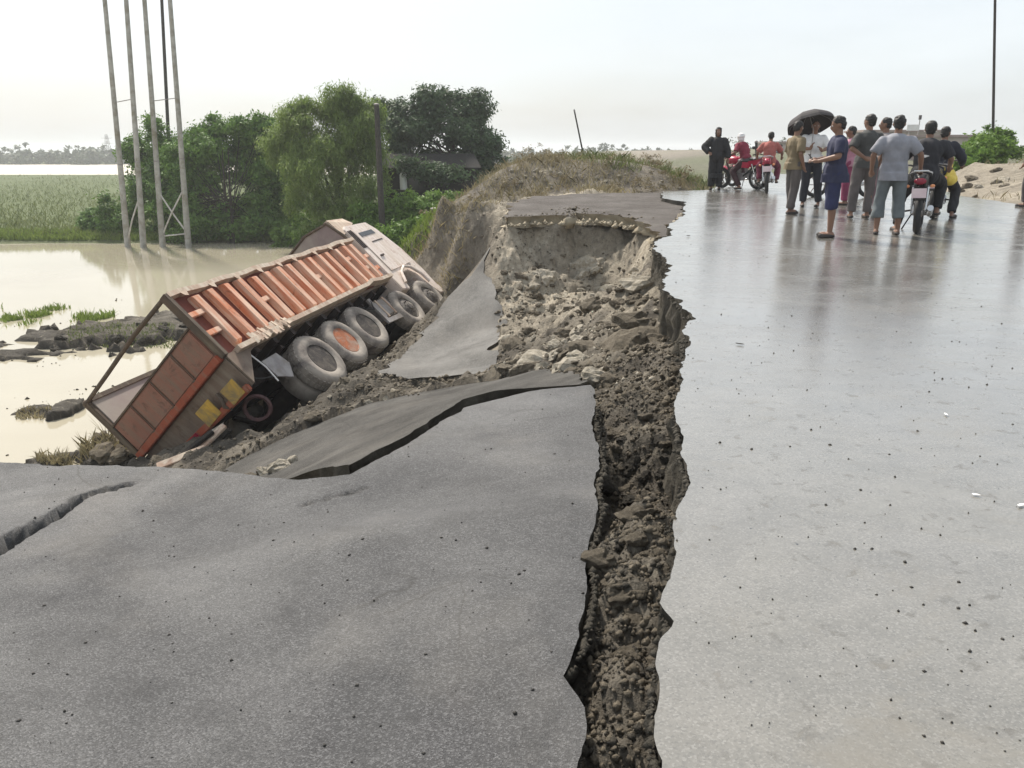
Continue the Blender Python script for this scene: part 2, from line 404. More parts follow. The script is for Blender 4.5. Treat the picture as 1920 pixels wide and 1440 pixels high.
# ------------------------------------------------------------------ ground heights
def z_road(x, y):
    return .2*sstep(10, 24, y) - .5*sstep(27, 60, y) + .012*fbm(x, y, .5, 2, 5)
def _z_slab_body(x, y):
    z = -.10 - .055*(np.asarray(y)-1.5) + .085*np.minimum(np.asarray(x, float)-.2, 0)
    r = np.asarray(y) - 3.02 - .14*np.asarray(x)
    z = z + .045*np.exp(-(r/.24)**2)*sstep(-1.3, -.4, x)
    z = z - .06*np.exp(-((np.asarray(y)-3.5)/.45)**2)*sstep(-3, -1.2, x)*(1-sstep(-.4, .3, x))
    z = z + .05*fbm(x, y, .7, 2, 11)
    c1, c2 = slab_cracks(x, y)
    return z - .16*c1[0] - .04*c2 + c1[1]
def z_slab0(x, y): return -.10 - .055*(y-1.5) + .085*min(x-.2, 0)
CR1 = np.array([at_f(u, v, z_slab0)[:2] for u, v in [(-300, 1150), (0, 1022), (58, 985), (100, 958), (145, 930), (200, 910), (262, 897)]])
CR2 = np.array([at_f(u, v, z_slab0)[:2] for u, v in [(560, 928), (600, 919), (650, 905), (695, 893)]])
def poly_dist(x, y, P):
    """distance to a polyline, side of it and arc fraction"""
    best = np.full(np.shape(x), 9.0); side = np.zeros(np.shape(x)); frac = np.zeros(np.shape(x)); seg = np.hypot(*np.diff(P, axis=0).T); tot = seg.sum(); acc = 0
    for (ax_, ay_), (bx_, by_), L in zip(P, P[1:], seg):
        t = np.clip(((x-ax_)*(bx_-ax_)+(y-ay_)*(by_-ay_))/L**2, 0, 1); d = np.hypot(x-ax_-t*(bx_-ax_), y-ay_-t*(by_-ay_)); m = d < best
        best = np.where(m, d, best); side = np.where(m, np.sign((bx_-ax_)*(y-ay_)-(by_-ay_)*(x-ax_)), side); frac = np.where(m, (acc+t*L)/tot, frac); acc += L
    return best, side, frac
def slab_cracks(x, y):
    x = np.asarray(x, float); y = np.asarray(y, float); xj = x+.05*fbm(x, y, 4, 4, 21); yj = y+.05*fbm(x, y, 4, 4, 22)
    d, sd, fr = poly_dist(xj, yj, CR1); end = np.clip(1.12-fr, 0, 1)*(1-sstep(.97, 1.0, fr)); wdt = .006+.040*end**1.3
    t1 = np.exp(-(d/wdt)**4)*sstep(0, .1, end); lip = .035*np.where(sd > 0, sstep(0, .04, d)*np.exp(-d/.6), 0)*end
    d2, _, f2 = poly_dist(xj, yj, CR2)
    t2 = np.exp(-(d2/.010)**2)*sstep(0, .15, f2)*(1-sstep(.85, 1, f2))
    return (t1, lip), t2
def z_slab(x, y):
    return _z_slab_body(x, y)
CT = []
for u, v, z in [(1160, 1255, -.13), (1175, 1100, -.11), (1195, 1000, -.10), (1200, 930, -.12), (1190, 875, -.48), (1205, 800, -.30), (1190, 740, -.32), (1120, 1150, -.17), (1230, 1150, -.14), (1140, 1000, -.16), (1250, 1000, -.14),
                (1150, 1400, -.18), (1180, 690, -.52), (1240, 640, -.35), (1200, 560, -.6), (1100, 600, -1.15), (1000, 620, -1.65), (940, 655, -1.85), (1050, 680, -1.0),
                (1105, 700, -.66), (985, 690, -1.4), (1190, 650, -.55), (1240, 560, -.4), (1215, 510, -.55), (1120, 660, -.85), (1020, 575, -1.6), (1120, 565, -1.25),
                (1190, 520, -.95), (950, 530, -1.75), (900, 425, -.75), (860, 480, -1.4), (840, 530, -1.9), (800, 480, -1.6), (880, 545, -2.0),
                (770, 467, -1.7), (880, 402, -.5), (850, 640, -2.2), (885, 560, -2.05), (930, 690, -1.9), (780, 690, -2.3), (915, 620, -2.0),
                (350, 840, -3.2), (285, 860, -3.7), (420, 850, -2.9), (480, 808, -2.75), (600, 748, -2.55), (690, 700, -2.35),
                (560, 830, -2.1), (700, 800, -1.75), (800, 740, -1.75), (650, 745, -2.35), (900, 712, -1.65), (395, 835, -2.75), (365, 845, -3.0), (430, 820, -2.75)]:
    CT.append(at_z(u, v, z))
for x in np.linspace(1.2, 8.6, 6):
    for y, z in ((-1.45, -1.36), (0, -1.33), (1.3, -1.34)):
        CT.append(tw(x, y, z))
CT += [tw(.2, -1.5, -1.35), tw(.3, 0, -1.3)]
CT += [np.array(p) for p in [
    (-1, 5.6, -1.35), (-3, 5.6, -2.1), (-3.6, 7, -3.2), (-5, 6, -4.2), (-2, 7, -1.95), (.3, 6.4, -.85), (-3, 3, -1.5), (-1, 3, -.85), (-.5, 1.5, -.6), (-4, 3, -2.8), (-6, 3, -4.6),
    (.3, 4, -.75), (.2, 3, -.6), (0, 2, -.5), (-.2, 1, -.5), (-5.5, 8.5, -4.1), (-4.2, 8.6, -3.3), (-7, 11, -4.2), (-6.6, 12.6, -3.9), (-7, 16, -4.5), (-7, 20, -4.6), (-8, 24, -4.6), (-8.5, 13, -4.5),
    (.8, 1.2, -.5), (.95, 2, -.5), (1.05, 3, -.5), (1.3, 4, -.5), (1.6, 5, -.5), (1.75, 6, -.5), (2.0, 8, -.5), (2.3, 10, -.5), (2.9, 12, -.4), (3.4, 14, -.4), (4, 1.5, -.5), (4, 6, -.5), (4.5, 12, -.4), (5.5, 18, -.3),
    (2.5, 14.6, -.35), (2.4, 18, -.35), (3, 20, -.3), (1, 20, -.35), (0, 20, -.3), (.2, 22, -.1), (-1.0, 21.5, -.1), (-1.8, 23, -.1), (-1.4, 20.5, -.7),
    (-4, 24, -2.6), (-5, 22, -3.9), (-3.2, 22.5, -2.0), (-2.6, 24, -1.0), (2, 24, .1), (5, 24, .0)]]
CT += [np.array(q) for q in [(-1.1, 21.0, .25), (-1.9, 22.5, .30)]]
for u, v in [(952, 408), (1000, 404), (1030, 404), (1060, 404), (1082, 400), (1115, 401), (1150, 403), (1195, 412), (1224, 428)]:
    e = at_f(u, v, lambda x, y: -.15+.045*(y-15)); k_ = np.array((.35, 1.0)) if u > 1160 else np.array((0, 1.0)); k_ = k_/np.hypot(*k_)
    for dd, zz in ((.25, -.22), (.0, -.27), (-.14, -.48), (-.45, -.80), (-1.0, -1.12), (-1.7, -1.40)): CT.append(np.array((e[0]+k_[0]*dd, e[1]+k_[1]*dd, zz+e[2]*.5)))
CT = np.array(CT)
def rbf_fit(P):
    n = len(P); d = np.hypot(P[:, None, 0]-P[None, :, 0], P[:, None, 1]-P[None, :, 1])
    A = np.zeros((n+3, n+3)); A[:n, :n] = d - np.eye(n)*.02; A[:n, n:] = np.c_[np.ones(n), P[:, :2]]; A[n:, :n] = A[:n, n:].T
    return np.linalg.solve(A, np.r_[P[:, 2], 0, 0, 0])
CW = rbf_fit(CT)
def rbf(x, y):
    x = np.asarray(x, float); y = np.asarray(y, float); s = CW[-3]+CW[-2]*x+CW[-1]*y
    for (a, b, _), w in zip(CT, CW[:-3]): s = s + w*np.hypot(x-a, y-b)
    return s
def z_far(x, y):
    x = np.asarray(x, float); y = np.asarray(y, float)
    xe = -1.8 + 2.8*sstep(23, 28, y); xs = np.interp(y, [-50, 0, 6, 16, 22, 46, 60], [-6, -5.6, -4.6, -5.2, -5.0, -12, -13])
    road = z_road(x, y) - .34
    slope = (WATER-.35) + (road+.2-(WATER-.35))*sstep(0, 1, (x-xs)/np.maximum(xe-xs, .5))**(.8+.8*sstep(23, 28, y))
    z = np.where(x < xs, WATER-.35 - .6*sstep(0, 4, xs-x), slope)
    shore = 46.3 + 1.0*fbm(x, x*0, .15, 3, 3)
    land = -3.45 + .16*fbm(x, y, .05, 3, 8) - .45*(1-sstep(shore-1.2, shore+1.2, y))
    left = (x < xs)
    z = np.where(left, np.maximum(z, np.where(y > shore-2, land, -9)), z)
    z = np.where((y > 46), np.where(left, land, z), z)
    # far river, its far bank
    riv = sstep(178, 192, y+.05*x)*(1-sstep(318, 330, y)); z = np.where((x < 8+.05*y), z*(1-sstep(60, 150, y)) + (-3.45)*sstep(60, 150, y) - 1.6*riv + 1.2*sstep(330, 420, y), z)
    z = z + 1.85*np.exp(-((x+5)/5.5)**2-((y-52)/5.0)**2)*sstep(43, 48, y)
    # berm of spoil left of the bending road, higher ground right of it
    z = z + .95*np.exp(-((x-1.8)/3.8)**4)*np.exp(-((y-28.0)/2.8)**4)
    right = sstep(0, 3, x-(11.3+.25*np.maximum(y-21, 0))); z = z + right*(.40 + .50*np.exp(-((y-26)/4.0)**2) + .40*fbm(x, y, .3, 3, 4)+.22*fbm(x, y, 1.2, 5, 24, .6))
    z = z + sstep(40, 150, y)*sstep(5, 25, x-.05*y)*2.0
    return z
ISL = []   # mud islets in the flood water: centre x, y, radius x, radius y, height
for (u0, v0, u1, v1, h) in [(38, 622, 180, 645, .16), (110, 608, 345, 655, .30), (230, 592, 345, 650, .34), (0, 655, 65, 678, .12), (52, 671, 82, 679, .06), (90, 660, 120, 668, .06), (60, 646, 76, 655, .06),
                            (105, 756, 142, 790, .20), (30, 764, 98, 784, .05), (-40, 640, 6, 660, .08), (70, 850, 135, 880, .10), (160, 830, 260, 880, .22)]:
    a = at_z(u0, (v0+v1)/2, WATER); b = at_z(u1, (v0+v1)/2, WATER); c = at_z((u0+u1)/2, v0, WATER); d = at_z((u0+u1)/2, v1, WATER)
    ISL.append(((a[0]+b[0])/2, (c[1]+d[1])/2, (b[0]-a[0])/2, (c[1]-d[1])/2*.9, h))
def H(x, y):
    x = np.asarray(x, float); y = np.asarray(y, float)
    w = sstep(-9.5, -7, x)*(1-sstep(3.5, 6, x))*sstep(.2, 1.2, y)*(1-sstep(22, 25.5, y))
    z = w*rbf(x, y) + (1-w)*z_far(x, y)
    for cx, cy, rx, ry, h in ISL:
        q = np.hypot((x-cx)/rx, (y-cy)/ry) + 1.0*fbm(x-cx, y-cy, 1.6, 5, 12, .6)
        z = np.maximum(z, WATER - .5 + (.5+h*.75)*np.clip(1.9*(1-q)+.85, -2, 1.0) + .10*fbm(x, y, 3, 4, 51, .6)*(q < 1.5))
    return z

# ------------------------------------------------------------------ outlines (world xy)
def outline(px, zf): return [tuple(at_f(u, v, zf)[:2]) for u, v in px]
EDGE_R = outline([(1232, 1440), (1226, 1330), (1228, 1255), (1236, 1205), (1256, 1165), (1238, 1130), (1262, 1085), (1276, 1035), (1262, 985), (1292, 905), (1276, 850), (1272, 770), (1284, 700), (1282, 650),
                  (1297, 600), (1278, 568), (1244, 542), (1256, 498), (1226, 466), (1230, 450), (1262, 441), (1256, 420), (1280, 405), (1285, 379), (1243, 371), (1241, 359), (1330, 356)], z_road)
ROAD = [(.33, .9)] + EDGE_R + [(7.2, 28), (10, 40), (15, 60), (25, 60), (17, 40), (13.0, 26), (11.4, 21), (11.0, 15), (11, 6), (11, .9)]
SL_R = [(1085, 1440), (1082, 1330), (1052, 1266), (1070, 1246), (1096, 1195), (1112, 1100), (1104, 1030), (1126, 950), (1118, 900), (1131, 868), (1116, 800), (1116, 760), (1108, 722)]
SL_F = [(1000, 731), (930, 743), (870, 760), (800, 803), (720, 845), (655, 876), (560, 885), (430, 879), (270, 871), (100, 868), (-120, 866)]
SLAB = [(.05, 1.0)] + outline(SL_R, z_slab) + outline(SL_F, z_slab0) + [(-5.2, 4.4), (-5.0, 1.0)]
LIP = []
for (u, v), g in zip([(1104, 722)]+SL_F[:6], [2, 5, 12, 13, 9, 6, 4]):
    w_ = at_f(u, v, z_slab0); LIP.append(at_y(u, v-g, w_[1]+.16))
FAR2 = [at_z(u, v, z) for u, v, z in [(1098, 706, -.62), (1010, 693, -1.15), (935, 712, -1.6), (850, 724, -1.75), (760, 742, -1.95), (690, 757, -2.15), (600, 792, -2.25), (520, 826, -2.4), (470, 852, -2.5), (432, 874, -2.6)]]
P2 = np.array(LIP+FAR2+[at_z(560, 835, -2.0), at_z(700, 800, -1.6), at_z(800, 752, -1.55)]+[np.array((-2.0, 5.6, -1.25)), np.array((-2.9, 6.6, -2.0))]); W2_ = None
def z_s2(x, y):
    global W2_
    if W2_ is None: W2_ = rbf_fit(P2)
    x = np.asarray(x, float); y = np.asarray(y, float); s_ = W2_[-3]+W2_[-2]*x+W2_[-1]*y
    for (a, b, _), w in zip(P2, W2_[:-3]): s_ = s_ + w*np.hypot(x-a, y-b)
    return s_
SUNK = [tuple(p[:2]) for p in FAR2] + [(-2.9, 6.6), (-2.0, 5.6)] + [tuple(p[:2]) for p in LIP[::-1]]
def z_s3(x, y): return H(x, y)+.02+.05*fbm(x, y, 1.2, 3, 61)
PATCH = [tuple(at_z(u, v, z)[:2]) for u, v, z in [(705, 712, -2.4), (775, 655, -2.35), (832, 603, -2.2), (868, 552, -2.1), (912, 552, -2.0), (926, 600, -2.0), (940, 640, -1.95), (932, 690, -1.9), (915, 706, -1.85), (850, 708, -2.0), (775, 716, -2.2)]]
def z_s4(x, y): return -.15 + .045*(np.asarray(y)-15) + .02*fbm(x, y, .6, 2, 44)
BACK = outline([(952, 408), (1000, 404), (1060, 404), (1074, 408), (1077, 389), (1081, 400), (1150, 403), (1195, 412), (1224, 428), (1232, 446), (1262, 443), (1256, 422), (1281, 407), (1287, 380), (1244, 372), (1240, 361), (1100, 363), (1000, 368), (960, 380)], z_s4)

# ------------------------------------------------------------------ ground sheet
def axis(segs):
    out = []
    for a, b, s in segs: out += list(np.arange(a, b-1e-6, s))
    return out
gx = axis([(-9, -.2, .06), (-.2, 2.0, .022), (2.0, 3.6, .06), (3.6, 8, .25)])
k = 8.0; st = .3
while k < 1500: gx.append(k); k += st; st *= 1.14
k = -9; st = .12; lft = []
while k > -1500: k -= st; st = st*1.03 if k > -40 else st*1.16; lft.append(k)
gx = np.array(lft[::-1]+gx+[1500])
gy = axis([(.6, 6.5, .025), (6.5, 24.5, .055)]); k = 24.5; st = .12
while k < 1500: gy.append(k); k += st; st = st*1.02 if k < 50 else st*1.13
gy = np.array([-60, -20, -6, -2, -.5, 0]+gy+[1500])
X, Y = np.meshgrid(gx, gy); Z = H(X, Y)
hole = sstep(-7.5, -6, X)*(1-sstep(3.2, 4.2, X))*sstep(1.0, 1.6, Y)*(1-sstep(23, 25, Y))
flat = np.zeros(X.shape)
for poly in (SUNK, PATCH): flat = np.maximum(flat, in_poly(X, Y, poly).astype(float))
near = 1-sstep(5, 7.5, Y)
def ridged(x, y, f, seed): return .5-np.abs(fbm(x, y, f, 3, seed))*1.6
rub = .30*fbm(X, Y, .8, 4, 1) + .18*ridged(X, Y, 1.7, 2) + .13*fbm(X, Y, 3.5, 5, 3, .65) - .05
rub_n = .06*ridged(X, Y, 5, 2) + .08*fbm(X, Y, 4, 6, 6, .68) + .045*ridged(X, Y, 13, 7) + .02*fbm(X, Y, 30, 3, 17, .7) - .05
Z = Z + hole*(1-flat)*(rub*(1-near)+rub_n*near) - flat*.02
Z = Z + (1-hole)*.03*fbm(X, Y, .8, 3, 9)*(np.abs(X) < 60)*(Y < 80)
ins = in_poly(X, Y, SUNK); Z = np.where(ins, np.minimum(Z, z_s2(X, Y)-.12), Z)
inb = in_poly(X, Y, BACK); Z = np.where(inb, np.minimum(Z, z_s4(X, Y)-.22), Z)
ny, nx = X.shape
V = np.stack([X, Y, Z], -1).reshape(-1, 3); I = np.arange(ny*nx).reshape(ny, nx)
Q = np.stack([I[:-1, :-1], I[:-1, 1:], I[1:, 1:], I[1:, :-1]], -1).reshape(-1, 4)
ground = tri_obj('ground', V, Q, M['ground'], smooth=True); tag(ground, kind='structure')
turf = sstep(44, 47, Y)*(X < 6) * .95
turf = np.maximum(turf, sstep(22.2, 24.5, Y - .35*np.abs(X+3))*(1-sstep(-2.6, -1.6, X))*sstep(-11, -7, X)*.9)
turf = np.maximum(turf, sstep(30, 36, Y)*.7*(X < 10)); turf = np.maximum(turf, .5*sstep(32, 45, Y)*sstep(-.1, .3, fbm(X, Y, .05, 3, 77)+.1))
mud = sstep(WATER+.5, WATER+.05, Z)*(Y < 44)
mud = np.maximum(mud, near*hole*.30*sstep(-.1, .25, fbm(X, Y, 1.5, 3, 14)))
mud = np.maximum(mud, hole*np.exp(-((X+3.4)/1.6)**2)*sstep(9.5, 11.5, Y)*(1-sstep(19.5, 21, Y))*.8)
tanz = hole*sstep(13.0, 15, Y)*(.25+.75*sstep(-.8, .3, X))*(.6+.9*sstep(-.1, .3, fbm(X, Y, .8, 3, 15))) + sstep(9.5, 12, X)*sstep(17, 21, Y)*(1-sstep(32, 50, Y))*(.55+.6*sstep(-.1, .2, fbm(X, Y, .5, 3, 78))) + sstep(90, 140, Y)*sstep(3, 15, X-.05*Y)*.35
tanz = np.maximum(tanz, hole*sstep(7, 9, Y)*sstep(-1.2, .2, X)*.55*sstep(-.15, .2, fbm(X, Y, 1.1, 3, 16)))
zc = np.stack([np.clip(turf, 0, 1), np.clip(mud, 0, 1), np.clip(tanz, 0, 1), np.ones_like(X)], -1).reshape(-1, 4)
at_ = ground.data.attributes.new('zone', 'FLOAT_COLOR', 'POINT'); at_.data.foreach_set('color', zc.astype(np.float32).ravel())
def Zg(x, y):
    """height of the finished ground sheet"""
    j = np.clip(np.searchsorted(gx, x)-1, 0, nx-2); i = np.clip(np.searchsorted(gy, y)-1, 0, ny-2)
    fx = (x-gx[j])/(gx[j+1]-gx[j]); fy = (y-gy[i])/(gy[i+1]-gy[i])
    return (Z[i, j]*(1-fx)+Z[i, j+1]*fx)*(1-fy) + (Z[i+1, j]*(1-fx)+Z[i+1, j+1]*fx)*fy

water = mesh_obj('water', [(-1500, -60, WATER), (1500, -60, WATER), (1500, 1400, WATER), (-1500, 1400, WATER)], [(0, 1, 2, 3)], M['water']); tag(water, kind='structure')

# ------------------------------------------------------------------ broken road slabs
def densify(poly, ds, amp, seed, fine=None):
    P = np.array(poly); out = []; arc = 0
    for i in range(len(P)):
        a, b = P[i], P[(i+1) % len(P)]; L = np.hypot(*(b-a)); mid = (a+b)/2
        dd = ds*max(1, np.hypot(*mid)/5); n = max(1, int(L/dd)); nrm = np.array([-(b-a)[1], (b-a)[0]])/max(L, 1e-6)
        for k in range(n):
            t = k/n; p = a+(b-a)*t
            j = amp*(2.0*float(fbm(arc+L*t, seed*3.7, 2.6, 6, seed, .58)))*min(1.3, max(.6, np.hypot(*p)/5))
            out.append(p+nrm*j)
        arc += L
    return np.array(out)
def slab(name, poly, zf, res, thick, top, side, amp=.03, ds=.03, seed=1, kind='structure', edge_amp=.03, visible=None):
    B = densify(poly, ds, amp, seed); lo, hi = B.min(0), B.max(0)
    xs = np.arange(lo[0], hi[0], res); ys = []; y = lo[1]
    while y < hi[1]: ys.append(y); y += res*max(1, y/4)
    GX, GY = np.meshgrid(xs, ys); GX = GX+RNG.uniform(-.3, .3, GX.shape)*res; GY = GY+RNG.uniform(-.3, .3, GY.shape)*res
    keep = in_poly(GX, GY, [tuple(p) for p in B]); pts = np.c_[GX[keep], GY[keep]]
    ok = np.ones(len(pts), bool)
    for c in range(0, len(B), 60):
        d = np.hypot(pts[:, None, 0]-B[None, c:c+60, 0], pts[:, None, 1]-B[None, c:c+60, 1]).min(1); ok &= d > res*.35
    pts = pts[ok]
    allp = [Vector(p) for p in B]+[Vector(p) for p in pts]
    nb = len(B); r = delaunay_2d_cdt(allp, [(i, (i+1) % nb) for i in range(nb)], [], 0, 1e-6, False)
    V2 = np.array([tuple(v) for v in r[0]]); Zt = zf(V2[:, 0], V2[:, 1]); TF = np.array([f for f in r[2] if len(f) == 3])
    cen = V2[TF].mean(1); TF = TF[in_poly(cen[:, 0], cen[:, 1], [tuple(p) for p in B])]
    o = tri_obj(name, np.c_[V2, Zt], TF, top, smooth=True); tag(o, kind=kind)
    for p in o.data.polygons[:3]:
        flip = p.normal.z < 0
    if flip: o.data.flip_normals()
    # broken side
    n = len(B); rows = 5; nr = np.roll(B, -1, 0)-np.roll(B, 1, 0); nr = np.c_[nr[:, 1], -nr[:, 0]]/np.maximum(np.hypot(nr[:, 0], nr[:, 1]), 1e-6)[:, None]
    ar = (B[1:]*np.roll(B, -1, 0)[1:, ::-1]*[1, -1]).sum(); sgn = 1 if ar > 0 else -1
    vs = []; arc = np.r_[0, np.cumsum(np.hypot(*(np.diff(B, axis=0).T)))]
    zt = zf(B[:, 0], B[:, 1])
    for k in range(rows):
        t = k/(rows-1); off = (edge_amp*1.6*fbm(arc, arc*0+t*thick, 14, 4, seed+50, .6) - edge_amp*.5*math.sin(t*3.1))*min(1, k) - (.002 if k == 0 else 0)
        vs.append(np.c_[B+sgn*nr*np.reshape(off, (-1, 1)), zt-thick*t-.001])
    VS = np.concatenate(vs); idx = np.arange(n); nx_ = (idx+1) % n
    F = np.concatenate([np.stack([k*n+idx, k*n+nx_, (k+1)*n+nx_, (k+1)*n+idx], -1) for k in range(rows-1)])
    e = tri_obj('broken_edge', VS, F, side, o)
    return o
road = slab('road', ROAD, z_road, .35, .42, M['wet_road'], M['edge'], .035, .022, 2, edge_amp=.05)
near_slab = slab('pavement', SLAB, z_slab, .026, .30, M['slab'], M['edge'], .028, .022, 3, edge_amp=.04)
sunk = slab('pavement', SUNK, z_s2, .12, .16, M['slab_dark'], M['edge'], .06, .05, 4)
patch = slab('pavement', PATCH, z_s3, .15, .10, M['slab_mid'], M['edge'], .11, .05, 5)
back = slab('pavement', BACK, z_s4, .25, .24, M['slab_brown'], M['base_course'], .10, .035, 6, edge_amp=.12)

def mark(o, fn):
    me = o.data; n = len(me.vertices); co = np.empty(n*3, np.float32); me.vertices.foreach_get('co', co); co = co.reshape(-1, 3)
    a = me.attributes.new('crack', 'FLOAT', 'POINT'); a.data.foreach_set('value', fn(co[:, 0], co[:, 1]).astype(np.float32))
def _ck(x, y):
    c1, c2 = slab_cracks(x, y); return np.clip(np.maximum(c1[0]*1.4, c2), 0, 1)
mark(near_slab, _ck)

# ------------------------------------------------------------------ the overturned tipper truck
M['rib'] = mat_rust_paint("salmon_rib", (.58, .185, .085), (.62, .25, .13), (.24, .07, .035), (.72, .55, .42), .72)
M['wall_red'] = mat_rust_paint("shaded_red_wall", (.13, .03, .02), (.17, .045, .028), (.06, .024, .018), (.20, .12, .085), .15)  # shadow in the recesses between the ribs is put into this darker red
M['tail_panel'] = mat_rust_paint("pink_tail_panel", (.23, .10, .068), (.27, .13, .09), (.095, .05, .036), (.19, .135, .10), .5)
M['beam_red'] = mat_rust_paint("red_beam", (.28, .06, .03), (.32, .08, .04), (.13, .045, .028), (.22, .15, .105), .35)
M['apron'] = mat_rust_paint("dirty_apron", (.15, .115, .088), (.19, .135, .10), (.10, .065, .045), (.23, .19, .15), .5)
M['frame_dark'] = mat_rust_paint("dark_frame", (.075, .055, .04), (.11, .075, .05), (.06, .045, .03), (.20, .17, .12), .25)
M['rail_pale'] = mat_rust_paint("dusty_rail", (.52, .43, .33), (.44, .30, .22), (.24, .14, .10), (.66, .58, .47), .5)
M['cab_white'] = mat_rust_paint("dusty_cab_paint", (.70, .60, .54), (.74, .66, .60), (.38, .22, .17), (.56, .47, .38), .55)
M['chassis'] = mat_rust_paint("muddy_chassis", (.03, .025, .024), (.045, .03, .026), (.05, .025, .02), (.07, .058, .045), .2)
M['inner_mauve'] = simple("dusty_inner_panel", (.30, .235, .225), (.22, .17, .165), .8, 1.5, .15, .01, dirt=(.34, .30, .26))
M['tyre'] = simple("dusty_tyre", (.19, .165, .15), (.10, .086, .078), .92, 4, .4, .012, dirt=(.36, .32, .275), dirt_amt=.62)
M['tyre_dark'] = simple("dark_tyre", (.028, .027, .027), (.018, .018, .018), .75, 5, .2, .005)
M['hub'] = simple("muddy_hub", (.16, .14, .125), (.07, .06, .055), .8, 9, .6, .02, dirt=(.26, .23, .19))
M['hub_dark'] = simple("dark_hub", (.06, .05, .045), (.03, .026, .024), .85, 9, .6, .02, dirt=(.13, .11, .09))
M['hub_orange'] = simple("rusty_orange_rim", (.42, .13, .05), (.26, .09, .04), .75, 8, .3, .01, dirt=(.36, .26, .20))
M['yellow'] = simple("yellow_plate", (.60, .37, .035), (.48, .28, .035), .55, 7, .1, .003, dirt=(.22, .16, .07), dirt_amt=.6)
M['grey_metal'] = simple("grey_metal", (.35, .33, .32), (.22, .20, .20), .6, 5, .3, .01, dirt=(.20, .17, .14))
M['glass_dark'] = simple("dark_glass", (.02, .022, .025), (.03, .03, .03), .12, 4, 0)
M['red_lamp'] = simple("red_lamp", (.30, .015, .04), (.22, .01, .03), .3, 8, 0)
M['white_paint'] = simple("white_paint", (.78, .77, .75), (.70, .68, .66), .5, 4, .05, .003)

truck = empty('tipper_truck', TO, 0, 'rusty orange tipper truck tipped onto its side in the collapsed road edge', 'truck')
truck.rotation_euler = Matrix(TR.tolist()).to_euler()
BL, BH, BW = 6.64, 1.24, 1.25
# right wall with its ribs
wr = MB().box(.02, BL, -BW+.03, -BW+.07, .02, BH).build('side_wall', M['wall_red'], truck)
wl = MB().box(.02, BL, BW-.07, BW-.03, .02, BH).build('side_wall', M['inner_mauve'], truck)
ribx = [.50, .93, 1.36, 1.79, 2.21, 2.63, 3.05, 3.46, 3.87, 4.28, 4.69, 5.10, 5.50, 5.90, 6.28]
def rib_mesh(h, wd=.185, dp=.14):
    m = MB(); a = wd/2; b = a-.016; z0, z1 = .075, h-.085
    prof = [(-a, 0), (-b, -dp), (b, -dp), (a, 0)]
    vs = []; zs = [z0, z0+.05, z1-.05, z1]
    for i, z in enumerate(zs):
        e = .35 if i in (0, 3) else 1
        for x, y in prof: vs.append((x*(.85 if e < 1 else 1), y*e, z))
    fs = []
    for i in range(3):
        for k in range(3): fs.append((i*4+k, i*4+k+1, (i+1)*4+k+1, (i+1)*4+k))
    fs += [(3, 2, 1, 0), (12, 13, 14, 15)]
    return m.add(vs, fs)
r0 = None
for i, x in enumerate(ribx):
    if r0 is None: r0 = o = rib_mesh(BH).build('rib', M['rib'], truck, bev=.006)
    else: o = r0.copy(); link(o); o.parent = truck
    o.location = (x, -BW+.03+random.uniform(-.004, .004), 0); o.rotation_euler = (random.uniform(-.008, .012), random.uniform(-.02, .02), random.uniform(-.09, .09)); o.scale = (random.uniform(.85, 1.12), random.uniform(.8, 1.1), random.uniform(.97, 1.01))
for x0, x1, z in [(.03, .41, .80), (.03, .41, .42), (1.88, 2.12, .62), (3.96, 4.19, .66), (5.59, 5.82, .80), (5.98, 6.20, .45), (6.37, 6.62, .72), (6.37, 6.62, .36)]:
    MB().beam((x0, -BW-.035, z), (x1, -BW-.035, z+.01), .055, .10).build('cross_bar', M['rib'], truck, bev=.01)
m = MB()
for i in range(22):   # dented top rail
    x0, x1 = BL*i/22, BL*(i+1)/22; z0, z1 = BH-.01+.016*math.sin(i*1.7), BH-.01+.016*math.sin((i+1)*1.7)
    m.beam((x0, -BW-.015, z0), (x1+.002, -BW-.015, z1), .15, .085)
m.build('top_rail', M['rail_pale'], truck)
for i in range(9): # torn flaps along the top rail
    x = .3+i*.7+random.uniform(-.1, .1); MB().plate([(x, -BW-.09, BH-.03), (x+.16, -BW-.09, BH-.03), (x+.11, -BW-.10, BH-.13-random.uniform(0, .05)), (x+.03, -BW-.10, BH-.10)], (0, -1, 0), .006).build('torn_flap', M['rail_pale'], truck)
MB().beam((.02, BW-.05, BH), (BL, BW-.05, BH), .09, .08).build('top_rail', M['frame_dark'], truck)
# lower rail: a bent grey lip
m = MB(); pts = [(.25, -.02), (1.55, .0), (1.6, .05), (2.0, .03), (3.2, .04), (4.4, .05), (5.3, .05), (5.6, .10), (6.0, .04), (6.62, .03)]
for (xa, za), (xb, zb) in zip(pts, pts[1:]): m.beam((xa, -BW-.05, za), (xb+.004, -BW-.05, zb), .20, .085)
m.build('lower_rail', M['rail_pale'], truck)
m = MB()
for i in range(16): # caked mud and torn metal along the lower rear corner
    x = .75+i*.075; m.beam((x, -BW-.10, .14+random.uniform(-.03, .03)), (x+random.uniform(-.05, .05), -BW-.16, -.05+random.uniform(-.06, .04)), .05, .03)
m.build('torn_sheet', M['rail_pale'], truck)['kind'] = 'stuff'
MB().box(.02, BL, -BW+.07, BW-.07, -.03, .03).build('floor', M['apron'], truck)
for i in range(11): MB().box(.25+i*.6, .35+i*.6, -BW+.08, BW-.08, -.15, -.03).build('cross_member', M['chassis'], truck)
